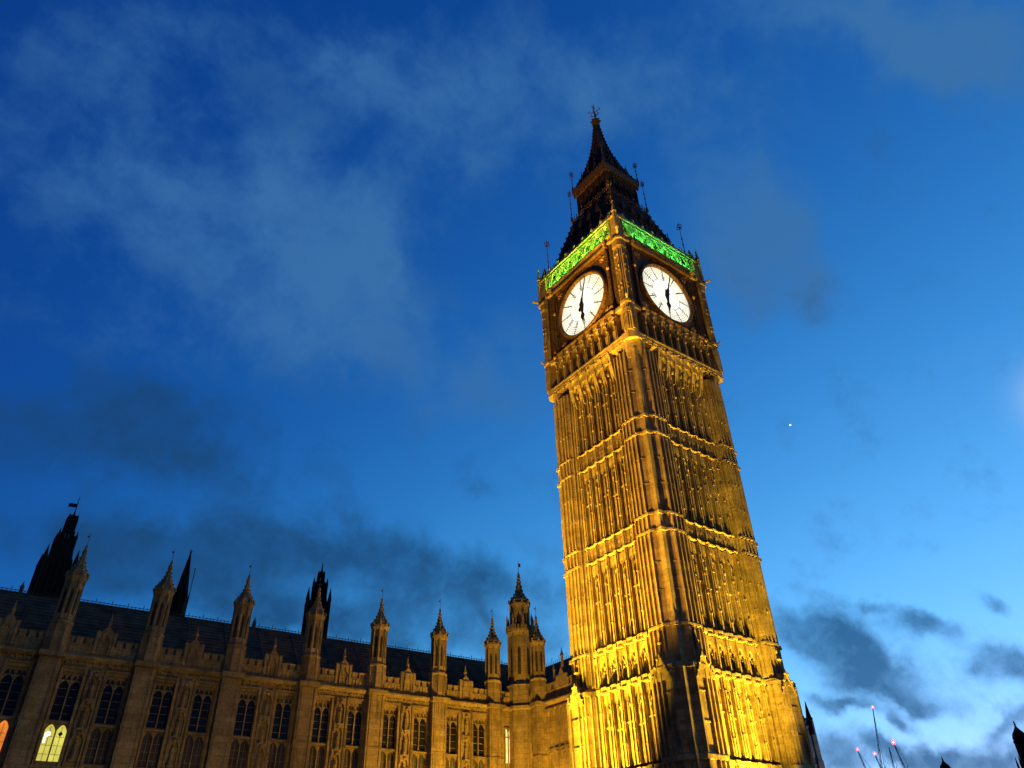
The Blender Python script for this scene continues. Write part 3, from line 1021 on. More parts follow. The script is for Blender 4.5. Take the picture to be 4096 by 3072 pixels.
for k in range(4):
    sx, sy = corner_tf(k)
    for (h0, z0), (h1, z1) in zip(prof, prof[1:]):
        mb.bar((h0 * sx, h0 * sy, z0), (h1 * sx, h1 * sy, z1), 0.13, 6)
    z = 64
    while z < 71.6:
        h = rprof(z) + 0.1
        mb.blob((h * sx, h * sy, z), 0.18, 0.18, 0.16, 5, 3)
        z += 0.85
mb.build('roof', M['rooftile'], tower)

mb = MB()
def lant(m):
    nb = 5
    w = 5.0 / nb
    for i in range(nb + 1):
        t = -2.5 + i * w
        m.box(t - 0.12, t + 0.12, 2.3, 2.66, 71.8, 76.2)
        m.box(t - 0.05, t + 0.05, 2.5, 2.78, 71.8, 75.4)
    for i in range(nb):
        t = -2.5 + (i + 0.5) * w
        m.arch(t - w / 2, t + w / 2, 74.4, 76.1, 2.42, 2.62, open_w=0.72)
        m.box(t - 0.03, t + 0.03, 2.45, 2.56, 71.8, 74.6)
        m.box(t - w / 2, t + w / 2, 2.4, 2.68, 71.8, 72.7)
        m.box(t - w / 2, t + w / 2, 2.45, 2.6, 73.6, 73.7)
mb.square([(2.2, 71.5), (2.2, 76.4)])
four(lant, mb)
lantern = mb.build('lantern', M['rooftile'], tower)
mb = MB()
mb.square([(2.7, 76.05), (2.86, 76.3), (2.98, 76.7), (3.02, 77.1), (2.92, 77.4), (2.8, 77.5)])
def lc(m):
    m.box(-2.85, 2.85, 2.9, 3.0, 77.05, 77.3)
    for i in range(13):
        t = -2.7 + i * 0.45
        m.blob((t, 2.98, 77.35), 0.13, 0.1, 0.26, 5, 3)
        m.box(t - 0.09, t + 0.09, 2.8, 2.96, 76.1, 76.3)
mb.build('lantern_cornice', M['dullgilt'], lantern)
four_parts(lc, 'cornice_cresting', M['dullgilt'], lantern)
mb = MB()
def bal(m):
    m.box(-3.3, 3.3, 3.2, 3.3, 71.7, 71.85)
    m.box(-3.3, 3.3, 3.24, 3.28, 72.15, 72.2)
    for i in range(17):
        t = -3.2 + i * 0.4
        m.box(t - 0.03, t + 0.03, 3.22, 3.28, 71.8, 72.35)
        if i % 2 == 0:
            m.blob((t, 3.27, 72.42), 0.085, 0.085, 0.15, 5, 3)
four_parts(bal, 'balcony_rail', M['dullgilt'], lantern)

mb = MB()
sp = [(2.86, 77.4), (2.45, 78.5), (2.05, 79.6), (1.72, 80.7), (1.42, 81.8), (1.15, 83.0), (0.9, 84.3), (0.68, 85.7), (0.5, 87.2), (0.36, 88.7), (0.22, 90.2)]
mb.square(sp)
def spf(z):
    for (h0, z0), (h1, z1) in zip(sp, sp[1:]):
        if z0 <= z <= z1:
            return h0 + (h1 - h0) * (z - z0) / (z1 - z0)
    return 0.2
for k in range(4):
    sx, sy = corner_tf(k)
    for (h0, z0), (h1, z1) in zip(sp, sp[1:]):
        mb.bar((h0 * sx, h0 * sy, z0), (h1 * sx, h1 * sy, z1), 0.09, 5)
    z = 78
    while z < 90:
        h = spf(z) + 0.06
        mb.blob((h * sx, h * sy, z), 0.13, 0.13, 0.12, 5, 3)
        z += 0.7
def spd(m):
    for z, c, hh in ((78.2, 3, 1.1), (80.6, 2, 0.9), (83.0, 1, 0.8)):
        for i in range(c):
            t = (i - (c - 1) / 2) * 1.25
            h = spf(z)
            w = hh * 0.28
            m.add([(t - w, h + 0.2, z), (t + w, h + 0.2, z), (t, h + 0.2, z + hh), (t - w, h - 0.7, z), (t + w, h - 0.7, z), (t, h - 0.7, z + hh)],
                  [(0, 1, 2), (0, 3, 4, 1), (1, 4, 5, 2), (2, 5, 3, 0)])
            m.bar((t, h + 0.15, z + hh), (t, h + 0.15, z + hh + 0.35), 0.04, 4)
    z = 77.7
    while z < 89.5:
        h = spf(z)
        m.box(-h, h, h - 0.1, h + 0.03, z, z + 0.07)
        z += 0.55
four(spd, mb)
mb.build('spire', M['rooftile'], tower)
mb = MB()
mb.ngon(0, 0, [(0.2, 90.0), (0.3, 90.3), (0.52, 90.65), (0.58, 90.9), (0.5, 91.2), (0.22, 91.5), (0.13, 91.8)], 8)
for i in range(8):
    th = i * math.pi / 4
    mb.blob((0.58 * math.cos(th), 0.58 * math.sin(th), 90.95), 0.16, 0.16, 0.22, 5, 3)
mb.bar((0, 0, 91.5), (0, 0, 95.1), 0.10, 6, 0.03)
for z, r in ((92.5, 0.55), (93.4, 0.8)):
    for a in range(4):
        th = a * math.pi / 2 + 0.5
        d = (math.cos(th), math.sin(th))
        mb.bar((0, 0, z - 0.35), (d[0] * r, d[1] * r, z), 0.05, 4)
        mb.bar((d[0] * r, d[1] * r, z), (d[0] * r * 0.85, d[1] * r * 0.85, z + 0.4), 0.04, 4)
        mb.blob((d[0] * r, d[1] * r, z + 0.05), 0.1)
mb.blob((0, 0, 94.1), 0.16, 0.16, 0.2)
mb.build('spire_finial', M['dullgilt'], tower)

# --- iron finials with crown-shaped ornaments
def finial(x, y, z0, z1, crown, mat):
    mb = MB()
    mb.bar((x, y, z0), (x, y, z1), 0.065, 5, 0.025)
    mb.ngon(x, y, [(0.16, z0), (0.2, z0 + 0.3), (0.1, z0 + 0.9)], 6)
    for u in (0.22, 0.4, 0.55):
        mb.blob((x, y, z0 + (z1 - z0) * u), 0.11, 0.11, 0.15)
    zc = z1 - 1.0
    for a in range(4):
        th = a * math.pi / 2
        d = (math.cos(th), math.sin(th))
        mb.bar((x, y, zc - 0.25), (x + d[0] * crown, y + d[1] * crown, zc), 0.035, 4)
        mb.bar((x + d[0] * crown, y + d[1] * crown, zc - 0.1), (x + d[0] * crown, y + d[1] * crown, zc + 0.35), 0.035, 4)
        mb.bar((x + d[0] * crown, y + d[1] * crown, zc + 0.3), (x, y, zc + 0.6), 0.03, 4)
    mb.blob((x, y, zc), 0.14, 0.14, 0.14)
    return mb.build('roof_finial', mat, tower)
for k in range(4):
    sx, sy = corner_tf(k)
    finial(5.6 * sx, 5.6 * sy, 63.0, 69.4, 0.34, M['dullgilt'])
    finial(3.25 * sx, 3.25 * sy, 71.8, 77.8, 0.24, M['dullgilt'])
    finial(2.9 * sx, 2.9 * sy, 77.2, 81.5, 0.28, M['dullgilt'])
def little(m):
    for i in range(-5, 6):
        t = i * 0.95
        m.bar((t, 5.6, 62.8), (t, 5.6, 64.2 + 0.5 * (i % 2)), 0.05, 4, 0.02)
        m.blob((t, 5.6, 63.7), 0.12, 0.12, 0.2, 5, 3)
four_parts(little, 'roof_cresting', M['iron'], tower)

# --- green lamps on the ledge (fixtures with lenses, and their light)
for k in (0, 3, 1, 2):
    tf = FACES[k]
    for i in range(5):
        t = -3.6 + i * 1.8
        mb = MB(tf)
        mb.box(t - 0.22, t + 0.22, 6.36, 6.52, 60.2, 60.42)
        for q in (-0.11, 0.11):
            mb.m = 1
            mb.box(t + q - 0.07, t + q + 0.07, 6.50, 6.53, 60.26, 60.38)
            mb.m = 0
        mb.build('green_lamp', [M['lamphouse'], M['green_led']], tower)
    if k in (0, 3):
        a, b = tf(0, 6.46, 60.5), tf(0, 5.85, 62.4)
        g = lamp('AREA', 'green_lamp_light', a, 640 if k == 3 else 430, (0.30, 1.0, 0.035) if k == 3 else (0.10, 1.0, 0.10), b, None, shape='RECTANGLE', size=9.6, size_y=0.12)
        d = (Vector(b) - Vector(a)).normalized()
        tx = (Vector(tf(1, 0, 0)) - Vector(tf(0, 0, 0)))
        zz = -d
        yy = zz.cross(tx)
        g.rotation_euler = Matrix((tx, yy, zz)).transposed().to_euler()

# ================================================================== PALACE
PH = R(4)                        # the north front stands 4 degrees off the tower's axis
PO = Vector((0.0, 18.0, 0.0))
PE = Vector((-math.cos(PH), math.sin(PH), 0))       # s runs left along the front
PN = Vector((-math.sin(PH), -math.cos(PH), 0))      # d runs out of the front
palace = thing('palace_building', 'long gothic palace front with pinnacled turrets, battlements and tall windows beside the clock tower', 'building')
def ptf(s, d, z):
    p = PO + PE * s + PN * d
    return (p.x, p.y, z)
TUR = [5.3, 11.15, 17.2, 23.25, 29.5, 35.85, 42.2, 48.75, 55.2]
ZS = 18.25                                           # string course below the parapet
S0, S1 = 0.6, 58.0
wins = []
for a, b in zip(TUR, TUR[1:]):
    m_ = (a + b) / 2
    wins += [m_ - 1.45, m_ + 1.45]
HW = 0.72
TIERS = [(13.95, 17.25), (11.35, 13.80), (6.4, 10.2), (1.4, 5.2)]
WD = -0.34

# wall as piers and spandrels round real window openings
mb = MB(ptf)
edges = []
for w in sorted(wins):
    edges.append((w - HW, w + HW))
s = S0
TH = -1.2
for a, b in edges + [(S1, None)]:
    mb.box(s, a, TH, 0.0, 0, ZS)
    if b is None:
        break
    z = 0.0
    for z0, z1 in sorted(TIERS):
        mb.box(a, b, TH, 0.0, z, z0)
        z = z1
    mb.box(a, b, TH, 0.0, z, ZS)
    s = b
mb.box(S0, S1, -12.0, -11.0, 0, ZS)
mb.box(S1 - 1, S1, -11.0, -1.2, 0, ZS)
# panelled strips, niches with statues, sills, label moulds
for i, (a, b) in enumerate(zip(TUR, TUR[1:])):
    c = (a + b) / 2
    for q in (-0.72, -0.42, 0.42, 0.72):
        mb.box(c + q - 0.05, c + q + 0.05, 0, 0.14, 1.0, 17.6)
    for zz in (16.1, 14.2, 12.2, 9.0, 7.2):
        mb.arch(c - 0.4, c + 0.4, zz + 0.7, zz + 1.35, 0.0, 0.24, open_w=0.58)
        mb.box(c - 0.22, c + 0.22, 0, 0.34, zz - 0.75, zz - 0.6)
        mb.ngon(c, 0.16, [(0.17, zz - 0.6), (0.13, zz), (0.16, zz + 0.3), (0.07, zz + 0.42)], 6)
        mb.blob((c, 0.16, zz + 0.55), 0.11, 0.11, 0.14)
        mb.blob((c, 0.22, zz + 1.05), 0.2, 0.2, 0.16)
    for w in (c - 1.45, c + 1.45):
        for q in (-HW - 0.1, HW + 0.1):
            mb.box(w + q - 0.05, w + q + 0.05, 0, 0.12, 1.0, 17.6)
        mb.box(w - HW - 0.16, w + HW + 0.16, 0, 0.15, 17.45, 17.6)
        for j in range(6):
            q = w - 0.6 + j * 0.24
            mb.arch(q - 0.12, q + 0.12, 17.68, 17.98, 0, 0.12, open_w=0.16, seg=3)
    for z in (11.1, 10.4, 5.6):
        mb.box(a + 0.6, b - 0.6, 0, 0.1, z - 0.08, z + 0.06)
mb.build('front_wall', M['palace'], palace)

mb = MB(ptf)
pr = [(-0.3, ZS - 0.24), (0.18, ZS - 0.24), (0.42, ZS - 0.04), (0.42, ZS + 0.08), (0.0, ZS + 0.28), (-0.3, ZS + 0.28)]
mb.loft([[(q, d, z) for d, z in pr] for q in (S0, S1)])
for i in range(int((S1 - S0) / 0.5)):
    mb.blob((S0 + 0.25 + i * 0.5, 0.16, ZS - 0.3), 0.11, 0.11, 0.1, 5, 3)
mb.build('string_course', M['palace'], palace)

# parapet: panelled battlements with a gablet in the middle of each bay
mb = MB(ptf)
p0, p1 = -0.28, 0.06
for a, b in zip([S0 - 1.3 + 0.7] + TUR, TUR + [S1]):
    if b - a < 2:
        continue
    mb.box(a, b, p0, p1, ZS + 0.25, 19.25)
    mb.box(a, b, p0 - 0.02, p1 + 0.06, 19.17, 19.24)
    c = (a + b) / 2
    if b - a > 5:
        x = a + 0.85
        mer = []
        for s_ in (-1, 1):
            for j in range(3):
                mer.append(c + s_ * (1.05 + j * 0.62))
        for q in mer:
            mb.box(q - 0.22, q + 0.22, p0, p1, 19.25, 19.62)
            mb.box(q - 0.26, q + 0.26, p0 - 0.05, p1 + 0.07, 19.62, 19.72)
        # gablet
        mb.plate([(c - 0.68, 19.2), (c - 0.68, 20.2), (c - 0.42, 20.25), (c, 20.75), (c + 0.42, 20.25), (c + 0.68, 20.2), (c + 0.68, 19.2)], p0, p1 + 0.05)
        mb.arch(c - 0.3, c + 0.3, 19.6, 20.2, p1 + 0.05, p1 + 0.17, open_w=0.4)
        for q in (-0.34, 0.34):
            mb.box(c + q - 0.04, c + q + 0.04, p1 + 0.05, p1 + 0.15, 18.6, 19.65)
        for q in (-0.6, 0.6):
            mb.box(c + q - 0.11, c + q + 0.11, p0 - 0.03, p1 + 0.12, 18.6, 20.3)
        mb.ngon(c, -0.1, [(0.13, 20.5), (0.11, 20.9), (0.17, 21.0), (0.1, 21.2), (0.02, 21.75)], 6)
        mb.blob((c, -0.1, 21.1), 0.14, 0.14, 0.1)
    n = int((b - a) / 0.3)
    for j in range(1, n):
        q = a + j * (b - a) / n
        mb.box(q - 0.03, q + 0.03, p1, p1 + 0.055, ZS + 0.3, 19.12)
mb.build('parapet', M['palace'], palace)

# roof with its iron cresting
mb = MB(ptf)
mb.add([(-6, -0.9, 18.7), (S1, -0.9, 18.7), (S1, -6.2, 24.2), (-6, -6.2, 24.2), (-6, -11.5, 18.7), (S1, -11.5, 18.7)],
       [(0, 1, 2, 3), (3, 2, 5, 4), (0, 3, 4), (1, 5, 2), (0, 4, 5, 1)])
for j in range(1, 16):
    u = j / 16
    mb.box(-5.9, S1 - 0.1, -0.9 - 5.3 * u - 0.02, -0.9 - 5.3 * u + 0.05, 18.7 + 5.5 * u - 0.02, 18.7 + 5.5 * u + 0.045)
for j in range(1, 21):
    q = -4 + j * 3.05
    mb.bar((q, -0.87, 18.75), (q, -6.15, 24.22), 0.05, 4)
roof = mb.build('roof', M['slate'], palace)
mb = MB(ptf)
q = -5.8
j = 0
while q < S1 - 0.2:
    h = 0.30 if j % 4 else 0.55
    mb.bar((q, -6.2, 24.15), (q, -6.2, 24.2 + h), 0.04, 4, 0.015)
    mb.blob((q, -6.2, 24.25 + h * 0.6), 0.045, 0.035, 0.07, 4, 3)
    q += 0.31
    j += 1
mb.box(-5.9, S1, -6.28, -6.12, 24.15, 24.27)
mb.box(-5.9, S1, -6.22, -6.18, 24.4, 24.44)
mb.build('ridge_cresting', M['iron'], roof)
for q in (20.6, 26.9, 45.6):
    mb = MB(ptf)
    mb.box(q - 0.14, q + 0.14, -6.35, -6.05, 23.9, 24.7)
    mb.ngon(q, -6.2, [(0.2, 24.7), (0.08, 24.9), (0.02, 25.2)], 6)
    mb.build('roof_vent', M['slate'], roof)

# windows: two lights under a traceried head
def window(sc_, z0, z1, glassm, frame_parent, tracery):
    w = MB(ptf)
    a, b = sc_ - HW, sc_ + HW
    n0, n1 = WD, WD + 0.16
    w.box(sc_ - 0.045, sc_ + 0.045, n0, n1 + 0.03, z0, z1)
    for e in (a, b):
        w.box(min(e, e + (0.05 if e == a else -0.05)), max(e, e + (0.05 if e == a else -0.05)), n0, n1 + 0.05, z0, z1)
    w.box(a, b, n0, n1 + 0.08, z0, z0 + 0.09)
    for sgn in (-1, 1):
        c = sc_ + sgn * 0.36
        if tracery:
            hz = z1 - 0.95
            w.arch(c - 0.33, c + 0.33, hz, hz + 0.42, n0, n1, open_w=0.62)
            for q in (-0.14, 0.14):
                w.arch(c + q * 1.07 - 0.15, c + q * 1.07 + 0.15, hz + 0.5, z1, n0, n1 - 0.02, open_w=0.255, seg=3)
                w.box(c + q - 0.012, c + q + 0.012, n0, n1 - 0.04, hz + 0.42, hz + 0.6)
            w.box(c - 0.02, c + 0.02, n0, n1, hz + 0.35, z1)
        else:
            w.arch(c - 0.33, c + 0.33, z1 - 0.42, z1, n0, n1, open_w=0.63)
            w.box(c - 0.015, c + 0.015, n0 + 0.02, n0 + 0.07, z0, z1 - 0.15)
        zz = z0 + 0.55
        while zz < z1 - 0.6:
            w.box(c - 0.27, c + 0.27, n0 + 0.02, n0 + 0.06, zz - 0.012, zz + 0.012)
            zz += 0.55
    o = w.build('window', M['palace'], frame_parent)
    p = MB(ptf)
    p.box(a + 0.02, b - 0.02, n0 - 0.06, n0 + 0.03, z0 + 0.02, z1 - 0.02)
    p.build('window_pane', glassm, o)
    return o
for i, w in enumerate(sorted(wins)):
    for j, (z0, z1) in enumerate(TIERS):
        gm = M['glass'] if j != 1 else M['blind']
        lit = None
        if j == 1 and abs(w - 40.5) < 0.6:
            gm, lit = M['yellow_window'], 'bright yellow lit window'
        if j == 1 and abs(w - 43.8) < 0.9:
            gm, lit = M['orange_window'], 'glowing orange lit window'
        if j == 3 and w > 30:
            continue
        o = window(w, z0, z1, gm, palace, j in (0,))
        if lit:
            o['label'] = lit
        if lit == 'bright yellow lit window':
            g = MB(ptf)
            g.blob((w + 0.42, WD + 0.0, 13.15), 0.20, 0.05, 0.24, 8, 5)
            g.box(w + 0.48, w + 0.60, WD - 0.02, WD + 0.04, 12.6, 13.2)
            g.build('lamp_glare_pane', M['white_window'], o)
            g = MB(ptf)
            c = w - 0.34
            g.plate([(c - 0.15, 13.2), (c, 13.02), (c + 0.15, 13.2), (c, 13.38)], WD + 0.03, WD + 0.06)
            g.build('dark_diamond_pane', M['glass'], o)

# octagonal turrets along the front
def turret(cx, cy, tf, base_w=0.72, kz=0.0, shaft_only=False):
    mb = MB(tf)
    mb.box(cx - base_w, cx + base_w, -0.3, 0.62, 0, ZS - 0.25)
    mb.box(cx - base_w - 0.1, cx + base_w + 0.1, -0.3, 0.75, 0, 5.4)
    mb.box(cx - base_w - 0.06, cx + base_w + 0.06, -0.3, 0.70, 10.55, 10.7)
    mb.box(cx - base_w - 0.05, cx + base_w + 0.05, -0.3, 0.68, 13.78, 13.9)
    for q in (-0.52, 0.52):
        mb.box(cx + q - 0.05, cx + q + 0.05, 0.6, 0.68, 11, ZS - 0.3)
    mb.prism([(cx - base_w - 0.14, -0.3), (cx + base_w + 0.14, -0.3), (cx + base_w + 0.14, 0.92), (cx - base_w - 0.14, 0.92)], ZS - 0.25, ZS + 0.10)
    y = 0.05
    R0, R1 = 0.76, 0.66
    mb.ngon(cx, y, [(R0, ZS - 0.3), (R0, 20.35), (R0 + 0.08, 20.4), (R0 + 0.08, 20.52), (R1, 20.68), (R1, 23.5), (R1 + 0.06, 23.6), (R1 + 0.16, 23.85), (R1 + 0.16, 24.0), (R1 + 0.02, 24.1)], 8)
    for i in range(8):
        th = math.pi / 8 + i * math.pi / 4
        mb.bar((cx + (R1 + 0.02) * math.cos(th), y + (R1 + 0.02) * math.sin(th), 20.7), (cx + (R1 + 0.02) * math.cos(th), y + (R1 + 0.02) * math.sin(th), 23.6), 0.065, 5)
        mb.bar((cx + (R0 + 0.02) * math.cos(th), y + (R0 + 0.02) * math.sin(th), ZS), (cx + (R0 + 0.02) * math.cos(th), y + (R0 + 0.02) * math.sin(th), 20.3), 0.05, 4)
        mb.blob((cx + (R1 + 0.14) * math.cos(th), y + (R1 + 0.14) * math.sin(th), 24.12), 0.11, 0.11, 0.2, 5, 3)
    mb.m = 1  # slit openings as flat patches, their shade put into the colour
    for i in range(8):
        th = i * math.pi / 4
        rr = R1 * math.cos(math.pi / 8) + 0.004
        tx, ty = -math.sin(th) * 0.11, math.cos(th) * 0.11
        px, py = cx + rr * math.cos(th), y + rr * math.sin(th)
        mb.add([(px - tx, py - ty, 21.1), (px + tx, py + ty, 21.1), (px + tx, py + ty, 22.75), (px, py, 23.05), (px - tx, py - ty, 22.75)], [(0, 1, 2, 3, 4)])
    mb.m = 0
    # ogee cap with crockets and a leaf finial
    cap = [(0.74, 24.0), (0.70, 24.25), (0.58, 24.55), (0.40, 24.85), (0.28, 25.15), (0.20, 25.5), (0.13, 25.9), (0.08, 26.2)]
    mb.ngon(cx, y, cap, 8)
    for r_, z in cap[1:-1]:
        for i in range(0, 8):
            th = math.pi / 8 + i * math.pi / 4
            mb.blob((cx + r_ * math.cos(th), y + r_ * math.sin(th), z + 0.05), 0.075, 0.075, 0.085, 4, 3)
    mb.blob((cx, y, 26.12), 0.19, 0.19, 0.1)
    mb.ngon(cx, y, [(0.08, 26.2), (0.13, 26.38), (0.03, 26.65)], 6)
    t = mb.build('turret', [M['palace'], M['opening_shade']], palace)
    v = MB(tf)
    v.bar((cx, y, 26.5), (cx, y, 27.65), 0.022, 4, 0.012)
    v.box(cx, cx + 0.15, y - 0.008, y + 0.008, 27.25, 27.4)
    v.build('weather_vane', M['iron'], t)
    return t
for s in TUR:
    turret(s, 0, ptf)

# big stair turret in the corner, with an open upper stage
mb = MB()
bx, by, _ = ptf(2.05, 0.1, 0)
def oct_(r, rot=PH):
    return r
mb.ngon(bx, by, [(1.62, 0), (1.62, ZS - 0.3), (1.78, ZS - 0.15), (1.78, ZS + 0.1), (1.55, ZS + 0.3), (1.55, 20.2), (1.6, 20.3), (1.25, 20.7), (1.25, 25.1), (1.42, 25.45), (1.42, 25.65), (1.2, 25.7)], 8)
for i in range(8):
    th = math.pi / 8 + i * math.pi / 4
    c, s_ = math.cos(th), math.sin(th)
    for z0, z1, r_, q in ((1.0, ZS - 0.3, 1.64, 0.09), (ZS + 0.3, 20.2, 1.57, 0.08), (20.7, 25.2, 1.27, 0.09), (25.6, 28.3, 0.98, 0.08)):
        mb.bar((bx + r_ * c, by + r_ * s_, z0), (bx + r_ * c, by + r_ * s_, z1), q, 5)
    mb.ngon(bx + 1.36 * c, by + 1.36 * s_, [(0.12, 25.5), (0.1, 26.6), (0.13, 26.7), (0.02, 27.3)], 5)
    mb.blob((bx + 1.08 * c, by + 1.08 * s_, 28.65), 0.14, 0.14, 0.26, 5, 3)
    th2 = i * math.pi / 4
    for j in range(3):
        q = -0.32 + j * 0.32
        mb.box(bx + 1.33 * math.cos(th2) - q * math.sin(th2) - 0.07, bx + 1.33 * math.cos(th2) - q * math.sin(th2) + 0.07, by + 1.33 * math.sin(th2) + q * math.cos(th2) - 0.07, by + 1.33 * math.sin(th2) + q * math.cos(th2) + 0.07, 25.6, 26.1)
mb.ngon(bx, by, [(0.95, 25.65), (0.95, 28.0), (1.12, 28.3), (1.12, 28.45), (1.0, 28.55), (0.98, 28.8), (0.84, 29.1), (0.55, 29.45), (0.38, 29.9), (0.26, 30.5), (0.17, 31.1), (0.1, 31.5)], 8)
for r_, z in ((0.86, 29.15), (0.58, 29.5), (0.4, 29.95), (0.3, 30.4), (0.2, 30.9)):
    for i in range(8):
        th = math.pi / 8 + i * math.pi / 4
        mb.blob((bx + r_ * math.cos(th), by + r_ * math.sin(th), z), 0.09, 0.09, 0.1, 4, 3)
mb.blob((bx, by, 31.35), 0.26, 0.26, 0.14)
mb.ngon(bx, by, [(0.1, 31.4), (0.17, 31.65), (0.03, 32.0)], 6)
mb.m = 1  # openings of the stair turret, drawn as flat painted shade
for i in range(8):
    th = i * math.pi / 4
    for rr, w, z0, z1 in ((1.25, 0.15, 21.3, 24.0), (0.95, 0.14, 26.0, 27.5)):
        ap = rr * math.cos(math.pi / 8) + 0.005
        tx, ty = -math.sin(th) * w, math.cos(th) * w
        px, py = bx + ap * math.cos(th), by + ap * math.sin(th)
        mb.add([(px - tx, py - ty, z0), (px + tx, py + ty, z0), (px + tx, py + ty, z1 - 0.3), (px, py, z1), (px - tx, py - ty, z1 - 0.3)], [(0, 1, 2, 3, 4)])
t = mb.build('stair_turret', [M['palace'], M['opening_shade']], palace)
v = MB()
v.bar((bx, by, 31.8), (bx, by, 33.3), 0.03, 4, 0.015)
v.box(bx, bx + 0.3, by - 0.01, by + 0.01, 32.6, 33.0)
v.build('weather_vane', M['iron'], t)

# lit stair window in the narrow bay beside the stair turret
mb = MB(ptf)
for z0, z1 in ((13.6, 16.5), (10.2, 13.0)):
    for q in (-0.18, 0.18):
        mb.box(3.72 + q * 2 - 0.06, 3.72 + q * 2 + 0.06, 0.0, 0.14, z0, z1)
    mb.box(3.72 - 0.05, 3.72 + 0.05, 0.0, 0.12, z0, z1)
    mb.box(3.3, 4.14, 0.0, 0.12, z0 + 2.1, z0 + 2.2)
    for q in (-0.2, 0.2):
        mb.arch(3.72 + q - 0.2, 3.72 + q + 0.2, z1 - 0.35, z1 + 0.1, 0.0, 0.12, open_w=0.3)
o = mb.build('stair_window', M['palace'], palace)
o['label'] = 'narrow warm lit stair window'
mb = MB(ptf)
mb.box(3.4, 4.04, 0.0, 0.03, 13.6, 16.5)
mb.build('window_pane', M['warm_window'], o)
mb = MB(ptf)
mb.box(3.4, 4.04, 0.0, 0.03, 10.2, 13.0)
mb.build('window_pane', M['glass'], o)

# short wing running forward to the tower
def wtf(t, n, z):                      # t to the right (towards -Y), n out (-X)
    return (-1.7 - n, 15.9 - t, z)
mb = MB(wtf)
L = 9.6
mb.box(-3.0, L, -9.0, 0.0, 0, ZS)
for i in range(12):
    t = 0.5 + i * 0.78
    mb.box(t - 0.06, t + 0.06, 0, 0.2, 1, 17.7)
    for zz in (13.6, 17.0):
        mb.arch(t, t + 0.78, zz + 0.1, zz + 0.75, 0, 0.14, open_w=0.6)
    for zz in (11.0, 14.0):
        mb.box(t, t + 0.78, 0, 0.12, zz, zz + 0.1)
mb.loft([[(q, d, z) for d, z in pr] for q in (-3.0, L)])
mb.box(-3.0, L, p0, p1, ZS + 0.25, 19.3)
for i in range(11):
    t = 0.8 + i * 0.85
    mb.box(t - 0.27, t + 0.27, p0, p1, 19.3, 19.8)
    mb.box(t - 0.32, t + 0.32, p0 - 0.05, p1 + 0.08, 19.8, 19.92)
for c in (3.6, 7.4):
    mb.plate([(c - 0.8, 19.2), (c - 0.8, 20.3), (c - 0.4, 20.35), (c, 21.0), (c + 0.4, 20.35), (c + 0.8, 20.3), (c + 0.8, 19.2)], p0 - 0.02, p1 + 0.07)
    mb.ngon(c, -0.1, [(0.17, 20.7), (0.14, 21.9), (0.22, 22.05), (0.12, 22.3), (0.02, 22.8)], 6)
    mb.ngon(c - 1.3, -0.1, [(0.12, 19.8), (0.1, 20.9), (0.15, 21.0), (0.02, 21.6)], 6)
mb.build('wing_wall', M['palace'], palace)
mb = MB(wtf)
mb.m = 0
for t in (2.0, 4.4, 6.6):
    for q in (-0.25, 0.25):
        mb.box(t + q - 0.2, t + q + 0.2, 0.0, 0.02, 6.5, 10.7)
        mb.plate([(t + q - 0.2, 10.7), (t + q + 0.2, 10.7), (t + q, 11.0)], 0.0, 0.02)
mb.build('wing_window', M['glass'], palace)
mb = MB(wtf)
mb.add([(-9, -0.9, 18.9), (L, -0.9, 18.9), (L, -4.6, 23.4), (-9, -4.6, 23.4), (-9, -8.4, 18.9), (L, -8.4, 18.9)],
       [(0, 1, 2, 3), (3, 2, 5, 4), (0, 3, 4), (1, 5, 2), (0, 4, 5, 1)])
o = mb.build('wing_roof', M['slate'], palace)
mb = MB(wtf)
for j in range(55):
    t = -7 + j * 0.3
    mb.bar((t, -4.6, 23.35), (t, -4.6, 23.8 + (0.35 if j % 4 == 0 else 0)), 0.04, 4, 0.015)
mb.box(-9, L, -4.66, -4.54, 23.35, 23.45)
mb.build('ridge_cresting', M['iron'], o)
# corner turret of the wing
def ttf(s, d, z):
    p = Vector((-2.0, 15.5, 0)) + PE * s + PN * d
    return (p.x, p.y, z)
turret(0.0, 0, ttf)

# ================================================================== things behind
def at(az, dist, el=None):
    a = R(az)
    z = 0.0 if el is None else CAM.z + dist * math.tan(R(el))
    return Vector((CAM.x + dist * math.sin(a), CAM.y + dist * math.cos(a), z))
def hz(dist, el):
    return CAM.z + dist * math.tan(R(el))

